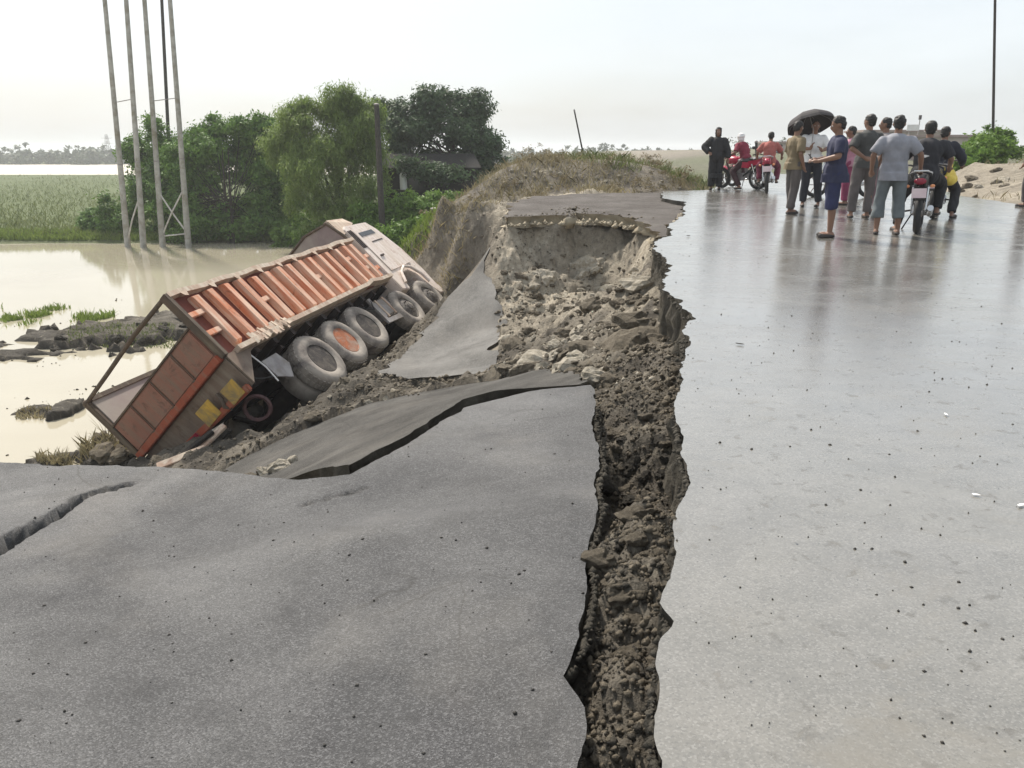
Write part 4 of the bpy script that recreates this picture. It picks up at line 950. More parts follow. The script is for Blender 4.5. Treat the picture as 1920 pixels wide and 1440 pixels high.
tag(blades('marsh_grass', np.stack([x, y, H(x, y)-.03], -1), .10, .50, .03, M['grass'], 1, .5), 'green marsh grass across the flooded flat on the far left', 'grass')
n = 9000; x = r.uniform(-33, -13, n); y = 46.4+r.random(n)**1.6*3.0+.6*fbm(x, x*0, .15, 3, 3); z = H(x, y)
tag(blades('bank_grass', np.stack([x, y, np.maximum(z, WATER)-.02], -1), .12, .42, .03, M['grass_lime'], 2), 'bright green grass strip along the far water edge', 'grass')
# dry weeds on the berm beside the bending road
n = 16000; x = r.uniform(-3.5, 6.3, n); y = r.uniform(23.3, 31.5, n); ok = (~in_poly(x, y, ROAD)) & (~in_poly(x, y, BACK)) & (y > 23.2+.25*np.maximum(0, 2-x)) & (fbm(x, y, .7, 3, 41) > -.2); x, y = x[ok], y[ok]
dry = fbm(x, y, .4, 2, 42) + .10*(x-3.5) > .0
tag(blades('dry_weeds', np.stack([x, y, Zg(x, y)-.02], -1)[~dry], .06, .34, .010, M['grass_dry'], 3, .6), 'brown dry weeds on the berm above the collapse', 'weeds')
tag(blades('green_weeds', np.stack([x, y, Zg(x, y)-.02], -1)[dry], .08, .42, .011, M['grass'], 4, .55), 'yellow green weeds on the berm behind the parked red motorcycles', 'weeds')
n = 5000; x = r.uniform(-5.2, -1.9, n); y = r.uniform(22.8, 27, n); z = Zg(x, y); ok = (z > WATER+.1); 
tag(blades('turf', np.stack([x, y, z], -1)[ok], .08, .3, .014, M['grass_lime'], 6), 'bright turf edge along the crest of the bare bank', 'grass')
bb = []
for _ in range(75):
    x_, y_ = r.uniform(-3.2, 6.0), r.uniform(23.6, 30)
    if in_poly(x_, y_, ROAD) or in_poly(x_, y_, BACK): continue
    s_ = r.uniform(.12, .42); bb.append((x_, y_, float(Zg(x_, y_))+s_*.5, s_*1.3, s_*1.1, s_*.8))
Vv, Tt, ti = leaf_cloud(bb, 9000, .035, 88, .22, sub=0); so = tri_obj('dry_scrub', Vv, Tt, M['leaf_dry'], None, ti); tag(so, 'low brown scrub matted over the berm above the collapse', 'scrub', kind='stuff')
n = 2600; x = r.uniform(10.5, 22, n); y = r.uniform(20, 32, n); ok = (~in_poly(x, y, ROAD)) & (fbm(x, y, .6, 3, 45) > .02); x, y = x[ok], y[ok]
tag(blades('mound_weeds', np.stack([x, y, Zg(x, y)-.02], -1), .05, .28, .011, M['grass_dry'], 33, .6), 'sparse dry weeds on the tan mound at the right road edge', 'weeds')
n = 5200; x = r.uniform(-3.4, -.3, n); y = r.uniform(19.3, 23.4, n); ok = (fbm(x, y, .9, 3, 48) > -.05) & (~in_poly(x, y, BACK)); x, y = x[ok], y[ok]
tag(blades('bank_stubble', np.stack([x, y, Zg(x, y)-.02], -1), .05, .24, .010, M['grass_dry'], 34, .8), 'dry brown stubble clinging to the steep bare bank beyond the cab', 'weeds')
# floating weed on the water
n = 3600; u = r.uniform(0, 215, n); v = 592+8*np.sin(u/23)+r.normal(0, 5, n)-.0*u; P = np.array([at_z(a, c, WATER) for a, c in zip(u, v)]); ok = fbm(P[:, 0], P[:, 1], 1.6, 3, 43) > -.10
tag(blades('water_weed', P[ok], .05, .22, .018, M['grass_lime'], 7), 'patch of bright green weed floating on the flood water', 'weeds')
for k, (u0, v0, u1, v1, n, h, nm, lb) in enumerate([(30, 768, 98, 782, 260, .14, 'dry_tuft', 'sparse brown stalks poking from the water beside the round clod'), (70, 858, 135, 872, 240, .2, 'dry_tuft', 'dark twiggy tuft at the left slab edge'), (150, 835, 215, 868, 340, .3, 'dry_tuft', 'dry shrubby tuft beside the sunk tail corner'), (200, 790, 240, 860, 60, .55, 'dry_tuft', 'tall dead stalks at the left tail post'), (130, 620, 330, 650, 900, .15, 'islet_grass', 'short olive grass on the mud islet behind the truck')]):
    u = r.uniform(u0, u1, n); v = r.uniform(v0, v1, n); P = np.array([at_z(a, c, WATER+.05) for a, c in zip(u, v)]); P[:, 2] = np.maximum(WATER, Zg(P[:, 0], P[:, 1]))-.01
    tag(blades(nm, P, h*.3, h, .012, M['grass_dry'] if k < 4 else M['grass'], 8+k, .5), lb, 'weeds')
# far wood across the river and on the skyline
def wood(name, label, segs, n, size, seed, mat):
    r2 = np.random.default_rng(seed); L = []
    for (x0, x1, yy, zb, h) in segs:
        m = int((x1-x0)/(h*.22))
        for _ in range(m):
            hh = h*r2.uniform(.55, 1.1); L.append((r2.uniform(x0, x1), yy+r2.uniform(-6, 10), zb+hh*.30, hh*r2.uniform(.9, 1.8), hh*.7, hh*.62))
    V, T, t = leaf_cloud(L, n, size, seed, 1.6, sub=0); o = tri_obj(name, V, T, mat, None, t); tag(o, label, 'wood', kind='stuff'); return o
wood('far_wood', 'hazy far belt of trees across the river', [(-330, 120, 335, -3.4, 6.5), (-330, 120, 345, -3.4, 8.0)], 60000, .75, 71, M['far_wood'])
wood('far_scrub', 'faint scrub on the far brown rise behind the people', [(35, 190, 150, 1.2, 2.4), (60, 260, 230, 1.4, 3.5)], 9000, .35, 72, M['far_wood'])

# ------------------------------------------------------------------ poles
def pole_pts(u0, v0, u1, v1, y):
    """pole from its base pixel up along a second pixel, at depth y"""
    a, b2 = at_y(u0, v0, y), at_y(u1, v1, y); return Vector(a), Vector(b2)
YP = 44.4
def twin(label, pa, pb, braces, rod):
    a0, a1 = pole_pts(*pa, YP); b0, b1 = pole_pts(*pb, YP-.4)
    root = empty('pole_frame', (a0.x, a0.y, WATER-.6), 0, label, 'poles', 'grey twin pole frames'); o = Vector((a0.x, a0.y, WATER-.6))
    ends = []
    for p, q in ((a0, a1), (b0, b1)):
        d = (q-p).normalized(); L = 13.0
        MB().tube([p-d*.8-o, p+d*.9-o, p+d*2.6-o, p+d*5-o, p+d*L-o], [.17, .165, .15, .135, .105], 12).build('pole', M['concrete_pole'], root, True); ends.append((p, d))
    for (i, h0, j, h1) in braces:
        p, q = ends[i][0]+ends[i][1]*h0, ends[j][0]+ends[j][1]*h1; m_ = (p+q)/2+Vector((0, -.08*(1+i), 0))
        MB().tube([p-o, m_-o, q-o], .042, 6).build('brace', M['steel'], root)
    for (p_, d_) in ends:
        for hh in (1.6, 4.4, 7.4): MB().tube([p_+d_*hh-o, p_+d_*(hh+.10)-o], .165-.006*hh, 12).build('clamp_band', M['grey_metal'], root)
    p, q = ends[0][0]+ends[0][1]*rod, ends[1][0]+ends[1][1]*rod; MB().tube([p-o, q-o], .022, 6).build('tie_rod', M['grey_metal'], root)
twin('left pair of leaning grey poles standing in the flood water', (240, 466, 213, 178), (269, 462, 249, 178), [(1, 2.7, 0, .35)], 7.6)
twin('right pair of grey poles with crossed braces standing in the flood water', (305, 460, 284, 178), (353, 457, 332, 178), [(0, 2.85, 1, .55), (1, 2.95, 0, .5), (0, .5, 1, .55)], 7.5)
def pole(name, label, u0, v0, u1, v1, y, r0, r1, L, mat, extra=None):
    p, q = pole_pts(u0, v0, u1, v1, y); d = (q-p).normalized(); root = empty(name, p, 0, label, 'pole')
    L = L or (q-p).length
    dn = max(.4, p.z-float(Zg(np.array(p.x), np.array(p.y)))+.3); MB().tube([-d*dn, d*L*.4, d*L], [r0, (r0+r1)/2, r1], 10).build('shaft', mat, root, True)
    MB().lathe([(r1*1.15, -.03), (r1*1.2, .03), (r1*.4, .06)], d*L, d, 10).build('cap', M['grey_metal'], root, True)
    if extra:
        for h, w in extra:
            a = d*h; MB().beam(a-Vector((w, 0, 0)), a+Vector((w, 0, 0)), .08, .08).build('cross_arm', mat, root)
    return root
pole('wooden_pole', 'dark pole rising behind the green trees among the grey poles', 318, 300, 312, 178, 56, .12, .09, 13, M['wood_pole'])
pole('wooden_pole', 'dark wooden pole standing in the bushes behind the truck cab', 717, 432, 706, 196, 40, .17, .12, None, M['wood_pole'])
pole('thin_post', 'thin black leaning post on the dry berm', 1095, 296, 1077, 208, 30, .032, .026, None, M['wood_pole'])
pole('steel_pole', 'slim dark pole at the far right among green bushes', 1861, 305, 1863, 178, 33, .055, .045, 8, M['wood_pole'])
pole('short_post', 'short dark post in the weeds behind the red motorcycles', 1419, 303, 1418, 266, 33, .06, .05, None, M['wood_pole'])
pole('old_stump', 'short dark post stump on the green bank', 816, 440, 815, 392, 30, .15, .14, None, M['wood_pole'])

# ------------------------------------------------------------------ hut under the dark tree, far buildings, tower, sign
M['hut_wall'] = simple("shaded_hut_wall", (.03, .026, .024), (.018, .016, .015), .9, 3, .3, .02)  # shade under the tree is painted into the dark wall and thatch colours
M['thatch'] = simple("shaded_thatch", (.016, .014, .012), (.010, .009, .008), .95, 12, .8, .05)
M['pale_wall'] = simple("pale_wall", (.52, .45, .41), (.44, .38, .34), .85, 1.2, .1, .01, dirt=(.34, .29, .26))
M['far_roof'] = simple("far_roof", (.34, .26, .23), (.26, .20, .18), .8, 2, .1, .01)
b = at_y(805, 354, 47.6)
hut = empty('hut', b, .05, 'low dark thatched hut under the dark tree', 'hut')
MB().box(-2.5, 2.7, -1.2, 1.2, -1.2, 1.15).build('wall', M['hut_wall'], hut)
rf = MB(); rf.plate([(-2.8, -1.6, 1.1), (3.0, -1.6, 1.1), (2.6, 0, 1.85), (-2.4, 0, 1.85)], (0, -.4, 1), .12); rf.plate([(-2.8, 1.6, 1.1), (3.0, 1.6, 1.1), (2.6, 0, 1.85), (-2.4, 0, 1.85)], (0, .4, 1), .12)
rf.build('roof', M['thatch'], hut)
MB().box(-1.2, -.5, -1.24, -1.2, 0, 1.0).build('door', M['glass_dark'], hut)
for x in (-2.4, .9, 2.6): MB().tube([(x, -1.5, -1.4), (x, -1.5, 1.12)], .05, 7).build('post', M['wood_pole'], hut)
b = at_y(757, 356, 45.6); drm = empty('white_drum', b, 0, 'white upright water drum standing before the dark hut', 'drum')
MB().box(-.35, .35, -.35, .35, -1.6, -.004).build('plinth', M['hut_wall'], drm)
MB().lathe([(.17, 0), (.2, .03), (.2, .35), (.21, .38), (.2, .41), (.2, .8), (.15, .9), (.07, .94)], (0, 0, 0), (0, 0, 1), 18).build('barrel', M['white_paint'], drm, True)
MB().lathe([(.075, .93), (.075, .98), (.01, .99)], (0, 0, 0), (0, 0, 1), 12).build('lid', M['grey_metal'], drm, True)
def far_building(label, u, v, y, w, h, dpt, nwin, roof=True):
    b = at_y(u, v, y); root = empty('building', b, 0, label, 'building')
    MB().box(-w/2, w/2, 0, dpt, -.6, h).build('wall', M['pale_wall'], root)
    ro = MB().box(-w/2-.3, w/2+.3, -.4, dpt+.3, h, h+.22).build('roof', M['far_roof'], root)
    for i in range(nwin):
        x = -w/2+w*(i+.5)/nwin; f = MB().box(x-.42, x+.42, -.05, -.003, h*.3, h*.78).build('window', M['white_paint'], root)
        MB().box(x-.34, x+.34, -.07, -.052, h*.34, h*.74).build('pane', M['glass_dark'], f)
    MB().box(-w/2+.3, -w/2+1.1, -.05, -.003, -.2, h*.7).build('door', M['far_roof'], root)
    return root
far_building('low pinkish far building behind the grey shirted man', 1690, 292, 95, 9, 2.6, 5, 3)
far_building('long low far building right of the motorcyclist heads', 1770, 296, 80, 7, 1.9, 4, 3)
far_building('small far building behind the white shirted person', 1470, 292, 110, 5, 1.6, 4, 2)
b = at_y(1716, 290, 80); sg = empty('sign_frame', b, 0, 'far white signboards raised on thin posts behind the motorcyclist', 'sign')
for x in (-.9, .0, 1.2): MB().tube([(x, 0, -1.1), (x, 0, 2.6)], .05, 6).build('post', M['grey_metal'], sg)
MB().box(-1.15, .0, -.06, 0, 2.2, 2.75).build('board', M['white_paint'], sg); MB().box(.55, 1.75, -.06, 0, 2.1, 2.8).build('board', M['white_paint'], sg)
MB().tube([(0, 0, 2.6), (0, 0, 3.5)], .04, 6).build('mast', M['grey_metal'], sg); MB().box(-.1, .1, -.1, .1, 3.2, 3.6).build('lamp_housing', M['chassis'], sg)
b = at_y(205, 298, 345); b[2] = -3.4; tw_ = empty('lattice_tower', b, 0, 'faint far lattice tower on the left skyline', 'tower')
for sx in (-1, 1):
    for sy in (-1, 1): MB().tube([(sx*1.6, sy*1.6, -1), (sx*.7, sy*.7, 7), (sx*.3, sy*.3, 11.5)], [.12, .10, .08], 5).build('leg', M['grey_metal'], tw_)
for z, w in ((1.5, 1.45), (3.5, 1.2), (5.5, .95), (7.5, .65), (9.5, .5)):
    for s in (-1, 1): MB().tube([(-w, s*w, z), (w, s*w, z+1.4)], .06, 4).build('brace', M['grey_metal'], tw_); MB().tube([(w, s*w, z), (-w, s*w, z+1.4)], .06, 4).build('brace', M['grey_metal'], tw_)
for z in (8, 10): MB().beam((-2.2, 0, z), (2.2, 0, z), .12, .12).build('cross_arm', M['grey_metal'], tw_)

# ------------------------------------------------------------------ planks and sticks under the tail, litter
for i, (u, v, L, rz, ry) in enumerate([(352, 845, .9, .7, -.5), (375, 842, 1.0, .85, -.55), (395, 835, .8, 1.0, -.4), (340, 858, .7, .3, -.3)]):
    p = at_z(u, v, -3.0); o = MB().beam((-L/2, 0, 0), (L/2, 0, 0), .12, .05).build('plank', M['rail_pale'] if i % 2 else M['bark'], None, bev=.008)
    o.location = p; o.rotation_euler = (.2*i, ry, rz); tag(o, ['short weathered plank leaning under the truck tail, leftmost but one', 'longest weathered plank leaning in the hollow under the truck tail', 'weathered plank nearest the yellow plates under the truck tail', 'plank lying lowest beside the sunk tail corner'][i], 'plank')
for i, (u, v, s, lb) in enumerate([(1828, 930, .045, 'long white scrap of litter on the wet road near the right edge'), (1914, 950, .05, 'white crumpled scrap of litter at the right picture edge'), (1774, 779, .05, 'flat white scrap of litter high on the right of the wet road'), (1388, 647, .07, 'small dark clump of weed with a stalk on the wet road'), (1290, 444, .12, 'flat dark mud clump on the road beside the collapse edge')]):
    p = at_f(u, v, z_road); me = rock_mesh('litter', 90+i, M['white_paint'] if i < 3 else M['clod_dark'], .3, 1)
    o = bpy.data.objects.new('litter_scrap' if i < 3 else 'mud_clump', me); link(o); o.location = (p[0], p[1], p[2]+s*.15); o.scale = (s*.5, s*.22, s*.2); o.rotation_euler = (0, 0, -.5+i); tag(o, lb, 'litter' if i < 3 else 'mud')
for i in range(26):
    x_, y_ = random.uniform(10.8, 15), random.uniform(19.5, 25)
    if not in_poly(x_, y_, ROAD): put_clod((x_, y_, float(Zg(x_, y_))), random.uniform(.05, .22), CLODS if i % 3 else PALE, 'clod' if i % 3 else 'pale_lump', sink=.35)
# pale rubbish and stones along the berm foot
for i in range(60):
    u, v = random.uniform(930, 1330), random.uniform(318, 354); p = at_f(u, v, Zg, 1.2, 40)
    if 22 < p[1] < 33 and not in_poly(p[0], p[1], ROAD): put_clod((p[0], p[1], float(Zg(p[0], p[1]))), random.uniform(.03, .10), PALE, 'pale_lump', sink=.05)

# ------------------------------------------------------------------ people
def cloth(name, c, rough=.85): return simple(name, c, tuple(x*.72 for x in c), rough, 5, .25, .006)
M['skin'] = simple("brown_skin", (.23, .125, .08), (.19, .10, .065), .55, 5, .05, .002)
M['hair'] = simple("black_hair", (.012, .011, .010), (.022, .02, .018), .6, 60, .4, .004)
M['bike_black0'] = simple('black_hood', (.022, .022, .024), (.03, .03, .03), .7, 6, .1, .003)
M['eye'] = simple("eye_white", (.5, .48, .45), (.45, .43, .4), .4, 3, 0)
M['sandal'] = simple("dark_sandal", (.03, .026, .024), (.05, .04, .035), .7, 8, .1, .003)
def remeshed(mb, name, mat, parent, voxel=.013, smooth=5, wr=0.0, seed=0, cut=None, stretch=(9, 9, 4)):
    bm = mb.bm(); me = bpy.data.meshes.new(name); bm.to_mesh(me); bm.free()
    t = bpy.data.objects.new('tmp', me); link(t)
    a = t.modifiers.new('r', 'REMESH'); a.mode = 'VOXEL'; a.voxel_size = voxel; a.use_smooth_shade = True
    s = t.modifiers.new('s', 'SMOOTH'); s.iterations = smooth; s.factor = .5
    dg = bpy.context.evaluated_depsgraph_get(); ev = bpy.data.meshes.new_from_object(t.evaluated_get(dg))
    bpy.data.objects.remove(t); bpy.data.meshes.remove(me); ev.name = name
    if wr:
        n = len(ev.vertices); co = np.empty(n*3, np.float32); ev.vertices.foreach_get('co', co); co = co.reshape(-1, 3)
        no = np.empty(n*3, np.float32); ev.vertices.foreach_get('normal', no); no = no.reshape(-1, 3)
        w = fbm(co[:, 0]*stretch[0]+co[:, 1]*stretch[1]*.7, co[:, 2]*stretch[2]+co[:, 1]*3, 1.0, 3, seed)
        co = co+no*(wr*w)[:, None]; ev.vertices.foreach_set('co', co.astype(np.float32).ravel())
    if cut is not None:
        bm = bmesh.new(); bm.from_mesh(ev)
        for co_, no_ in cut:
            bmesh.ops.bisect_plane(bm, geom=bm.verts[:]+bm.edges[:]+bm.faces[:], plane_co=co_, plane_no=no_, clear_outer=True)
        bm.to_mesh(ev); bm.free()
    ev.materials.clear(); ev.materials.append(mat)
    ev.polygons.foreach_set('use_smooth', [True]*len(ev.polygons))
    o = bpy.data.objects.new(name, ev); link(o); o.parent = parent; return o
def cone(m, p, q, r0, r1, cap=True, seg=12, sq=1.0):
    p, q = Vector(p), Vector(q); m.tube([p, q], [r0, r1], seg)
    if cap: m.ball(p, r0, 10, 6); m.ball(q, r1, 10, 6)
def hand(m, w, d, side, palm_n):
    """palm and five fingers from the wrist w along d"""
    w, d, n = Vector(w), Vector(d).normalized(), Vector(palm_n); n = (n-d*n.dot(d)).normalized(); s = d.cross(n).normalized()*side
    cone(m, w, w+d*.05, .028, .034); 
    for k, L in zip((-1.5, -.5, .5, 1.5), (.055, .07, .075, .066)):
        b = w+d*.07+s*(k*.018); t = b+d*L*.55+n*.008; e = t+d*L*.38+n*.028
        cone(m, w+d*.03+s*(k*.014), b, .015, .0125); cone(m, b, t, .0105, .0095); cone(m, t, e, .0095, .008)
    b = w+d*.02+s*.026; t = b+d*.035+s*.024; cone(m, b, t, .014, .011); cone(m, t, t+d*.028+n*.01, .011, .009)
def person(label, loc, rz, h=1.7, pose=None, shirt=(.3, .3, .3), sleeve=.75, hem=.86, pants=(.1, .1, .12), leg_to=.07, loose=1.0, head_yaw=0, head_tilt=0, hair=True, shoes=True, group=None, name='person', coat=None, collar=None, hood=None, girth=1.0, seated=False, shirt_long=None):
    P = dict(kneeL=(-.10, .02, .50), ankL=(-.11, 0, .085), kneeR=(.10, .02, .50), ankR=(.11, 0, .085), toeL=(-.13, .15), toeR=(.13, .15),
             elbL=(-.25, -.02, 1.14), wriL=(-.27, .08, .90), elbR=(.25, -.02, 1.14), wriR=(.27, .08, .90), lean=(0, 0), hipz=.92, ndL=None, ndR=None)
    P.update(pose or {}); k = h/1.7; lx, ly = P['lean']; hz_ = P['hipz']
    root = empty(name, loc, rz, label, 'person', group); root.scale = (k, k, k)
    pel = Vector((0, 0, hz_+.03)); che = Vector((lx*.6, ly*.6, hz_+.36)); nek = Vector((lx, ly, hz_+.53)); hd = Vector((lx*1.08, ly*1.08+.03, hz_+.685)); G = girth
    shL, shR = nek+Vector((-.178*G, 0, -.085)), nek+Vector((.178*G, 0, -.085)); hpL, hpR = pel+Vector((-.09, 0, -.02)), pel+Vector((.09, 0, -.02))
    V_ = lambda a: Vector(P[a])
    m = MB()
    m.ball(pel, (.155*G, .115*G, .13)); m.ball(pel.lerp(che, .5), (.135*G, .105*G, .2)); m.ball(che, (.165*G, .11*G, .19)); cone(m, shL, shR, .055, .055); cone(m, nek-Vector((0, 0, .09)), nek, .09, .055)
    cone(m, nek-Vector((0, 0, .05)), hd-Vector((0, .02, .02)), .058, .052)
    # head: cranium, jaw, nose, ears, turned on the neck
    Rm = Matrix.Rotation(head_yaw, 3, 'Z') @ Matrix.Rotation(head_tilt, 3, 'X')
    hm_ = MB(); hm_.ball((0, -.008, .025), (.077, .095, .095), 16, 10); hm_.ball((0, .022, -.03), (.06, .072, .075), 14, 8); hm_.ball((0, .045, -.085), (.034, .034, .028), 10, 6)
    hm_.tube([(0, .09, .02), (0, .107, -.02), (0, .098, -.035)], [.009, .016, .014], 8); hm_.ball((0, .083, -.062), (.026, .014, .012), 8, 5)
    for s in (-1, 1): hm_.ball((s*.079, -.005, -.005), (.013, .024, .034), 8, 6); hm_.ball((s*.032, .080, .022), (.024, .014, .008), 8, 5)
    m.add([hd+Rm@Vector(v) for v in hm_.v], hm_.f)
    for s, sh in (('L', shL), ('R', shR)):
        e, w = V_('elb'+s), V_('wri'+s); cone(m, sh, e, .052*G, .042); cone(m, e, e.lerp(w, .3), .042, .043); cone(m, e.lerp(w, .3), w, .043, .028)
        hand(m, w, P['nd'+s] or (w-e), 1 if s == 'L' else -1, (0, 1, 0) if abs((w-e).normalized().y) < .7 else (0, 0, -1))
    for s, hp in (('L', hpL), ('R', hpR)):
        kn, an = V_('knee'+s), V_('ank'+s); cone(m, hp, kn, .088*G, .056); cf = kn.lerp(an, .3)+Vector((0, -.015, 0)); cone(m, kn, cf, .054, .058); cone(m, cf, an, .058, .036)
        t = Vector((P['toe'+s][0], P['toe'+s][1]+an.y, an.z-.055)); cone(m, an+Vector((0, -.035, -.045)), an+Vector((0, 0, -.03)), .036, .036)
        cone(m, an+Vector((0, -.02, -.05)), an.lerp(t, .65)+Vector((0, 0, -.015)), .036, .036); cone(m, an.lerp(t, .6)+Vector((0, 0, -.015)), t, .038, .026)
    body = remeshed(m, 'body', M['skin'], root, .0125, 4)
    # eyes
    for s in (-1, 1):
        p = hd+Rm@Vector((s*.032, .083, .006)); MB().ball(p, .011, 8, 6).build('eye', M['eye'], root, True); q = hd+Rm@Vector((s*.032, .0925, .006)); MB().ball(q, .005, 6, 4).build('pupil', M['hair'], root, True)
    if hood:
        hmh = MB(); hmh.ball((0, -.022, .035), (.098, .112, .105), 16, 10); hmh.ball((0, -.03, -.06), (.095, .09, .11), 14, 8)
        hm2 = MB(); hm2.add([hd+Rm@Vector(v) for v in hmh.v], hmh.f)
        remeshed(hm2, 'hood', hood, root, .0125, 2, .02, 5, [(tuple(hd+Rm@Vector((0, .052, .02))), tuple(Rm@Vector((0, .95, -.2))))], (30, 30, 30))
    elif hair:
        hmh = MB(); hmh.ball((0, -.018, .042), (.084, .098, .09), 16, 10); hmh.ball((0, -.045, .0), (.078, .068, .085), 14, 8)
        hm2 = MB(); hm2.add([hd+Rm@Vector(v) for v in hmh.v], hmh.f)
        remeshed(hm2, 'hair', M['hair'], root, .0125, 2, .02, 5, [(tuple(hd+Rm@Vector((0, .05, .045))), tuple(Rm@Vector((0, .75, -.66))))], (60, 60, 60))
    L = loose
    # shirt
    sm = MB(); a = .026*L
    bot = Vector((0, 0, hem)) if not seated else pel+Vector((0, 0, -.02))
    sm.ball(che, (.165*G+a, .112*G+a, .20)); cone(sm, shL, shR, .056+a*.5, .056+a*.5); sm.ball(pel.lerp(che, .55), (.14*G+a*1.3, .108*G+a*1.3, .24)); sm.ball(pel, (.155*G+a*1.6, .118*G+a*1.9, .2))
    zz = hem-.05
    if not seated: sm.lathe([(.175*G+a*.8, zz), (.165*G+a*.8, hem+.12)], (0, 0, 0), (0, 0, 1), 18)
    cone(sm, nek-Vector((0, 0, .10)), nek+Vector((0, -.008, -.012)), .105, .060, False)
    for s, sh in (('L', shL), ('R', shR)):
        e, w = V_('elb'+s), V_('wri'+s)
        if sleeve <= 1: cone(sm, sh, sh.lerp(e, sleeve), .056*G+a*.7, .054+a, False); sm.ball(sh, .056*G+a*.7, 10, 6)
        else:
            cone(sm, sh, e, .06*G+a, .048+a); cone(sm, e, e.lerp(w, min(.97, sleeve-1)), .048+a, .036+a, False)
    cuts = [] if seated else [((0, 0, hem), (0, 0, -1))]
    remeshed(sm, 'shirt' if not coat else 'coat', cloth('cloth_'+name+str(len(bpy.data.materials)), shirt), root, .0135, 5, .028*min(L, 1.6), int(h*100), cuts)
    # trousers
    if pants:
        pm = MB(); b_ = .016*L; pm.ball(pel+Vector((0, 0, -.01)), (.157*G+b_, .118*G+b_, .14))
        for s, hp in (('L', hpL), ('R', hpR)):
            kn, an = V_('knee'+s), V_('ank'+s); cone(pm, hp, kn, .092*G+b_, .066+b_*1.4)
            if leg_to < .35: cone(pm, kn, an.lerp(kn, leg_to), .066+b_*1.4, .056+b_*1.2, False)
            elif leg_to < 1:
                cone(pm, kn, kn.lerp(an, 1-leg_to), .068+b_*1.4, .066+b_*1.6, False)
            else: pass
        cuts = [((0, 0, P['kneeL'][2]+.03), (0, 0, -1))] if leg_to >= 1 else []
        remeshed(pm, 'trousers' if leg_to < .35 else 'shorts', cloth('cloth_leg'+str(len(bpy.data.materials)), pants), root, .0135, 5, .026*L, int(h*77), cuts)
    if shoes:
        for s in ('L', 'R'):
            an = V_('ank'+s); t = Vector((P['toe'+s][0], P['toe'+s][1]+an.y, an.z)); f = MB(); f.ball(an+Vector((0, -.035, -.062)), (.042, .05, .026)); cone(f, an+Vector((0, -.03, -.06)), Vector((t.x, t.y-.01, an.z-.062)), .038, .040)
            remeshed(f, 'shoe', M['sandal'], root, .012, 2, cut=[((0, 0, max(0.002, an.z-.085+.0)), (0, 0, -1))])
    return root
def stand(u, v): 
    p = at_f(u, v, z_road); return Vector((p[0], p[1], float(z_road(p[0], p[1]))+.004))
D = math.radians
GP = 'people gathered on the road'
p_cloak = person('person in a long black raincoat standing apart on the left', stand(1340, 356), D(166), 1.66, dict(elbR=(.36, -.06, 1.20), wriR=(.22, .10, 1.04), elbL=(-.29, 0, 1.13), wriL=(-.31, .04, .88)), (.022, .022, .024), 1.9, .34, (.022, .022, .024), .05, 1.7, 0, 0, hood=M['bike_black0'], group=GP, coat=True)
p_khaki = person('thin person in khaki shirt and brown trousers left of the umbrella', stand(1480, 401), D(-70), 1.70, dict(elbL=(-.24, .03, 1.15), wriL=(-.22, .20, .95), elbR=(.24, -.06, 1.14), wriR=(.22, .05, .90), kneeL=(-.09, .05, .50), ankL=(-.10, .10, .085), kneeR=(.09, 0, .5), ankR=(.09, -.08, .085)), (.22, .17, .10), .95, .84, (.115, .10, .095), .05, 1.0, .25, -.25, group=GP)
p_white = person('person in white shirt and dark trousers holding the black umbrella', stand(1514, 388), D(172), 1.74, dict(elbL=(-.28, .06, 1.18), wriL=(-.12, .24, 1.12), elbR=(.26, .08, 1.17), wriR=(.10, .24, 1.16), kneeL=(-.14, .06, .5), ankL=(-.20, .02, .085), ndL=(.6, .1, .8), ndR=(-.2, .1, 1)), (.80, .79, .78), 1.2, .90, (.022, .024, .034), .05, 1.0, group=GP)
p_navy = person('man in navy shirt and navy shorts looking at his phone, bare calves', stand(1553, 445), D(78), 1.70, dict(elbL=(-.26, .02, 1.17), wriL=(-.10, .27, 1.10), elbR=(.26, .0, 1.16), wriR=(.10, .26, 1.12), ndL=(.5, 1, .1), ndR=(-.5, 1, .1), ankL=(-.07, .0, .085), ankR=(.07, -.02, .085), kneeL=(-.08, .02, .5), kneeR=(.08, 0, .5)), (.032, .036, .078), .85, .80, (.026, .032, .09), .80, 1.0, 0, -.25, group=GP, girth=1.08)
p_pink = person('partly hidden person in pink shirt behind the navy shirted man', stand(1583, 385), D(60), 1.62, dict(elbL=(-.28, .10, 1.2), wriL=(-.22, .25, 1.38), ndL=(0, .2, 1)), (.55, .26, .34), .7, .86, (.28, .05, .12), .05, 1.0, .3, group=GP)
p_dark = person('tall man in dark grey shirt and grey brown trousers seen from behind', stand(1611, 409), D(0), 1.80, dict(elbL=(-.30, -.10, 1.16), wriL=(-.10, -.16, 1.02), elbR=(.30, -.02, 1.15), wriR=(.28, .10, .95), kneeL=(-.13, .03, .5), ankL=(-.16, .0, .085), kneeR=(.11, .0, .5), ankR=(.12, 0, .085)), (.068, .068, .066), .9, .85, (.135, .118, .115), .05, 1.05, .5, group=GP, girth=1.02)
p_hid = person('half hidden person looking left over the grey shirted man', stand(1643, 400), D(62), 1.76, None, (.30, .27, .27), .7, .86, (.17, .10, .12), .05, 1.0, .0, group=GP)
p_grey = person('man in light grey shirt and rolled grey trousers with his back turned', stand(1660, 440), D(-22), 1.72, dict(elbL=(-.30, -.03, 1.16), wriL=(-.30, .10, .94), elbR=(.34, -.03, 1.17), wriR=(.37, .12, .97), kneeL=(-.14, .03, .48), ankL=(-.14, -.02, .085), kneeR=(.13, .03, .48), ankR=(.16, .02, .085)), (.30, .305, .34), .85, .80, (.16, .185, .195), .40, 1.05, .0, .0, group=GP, girth=1.08)
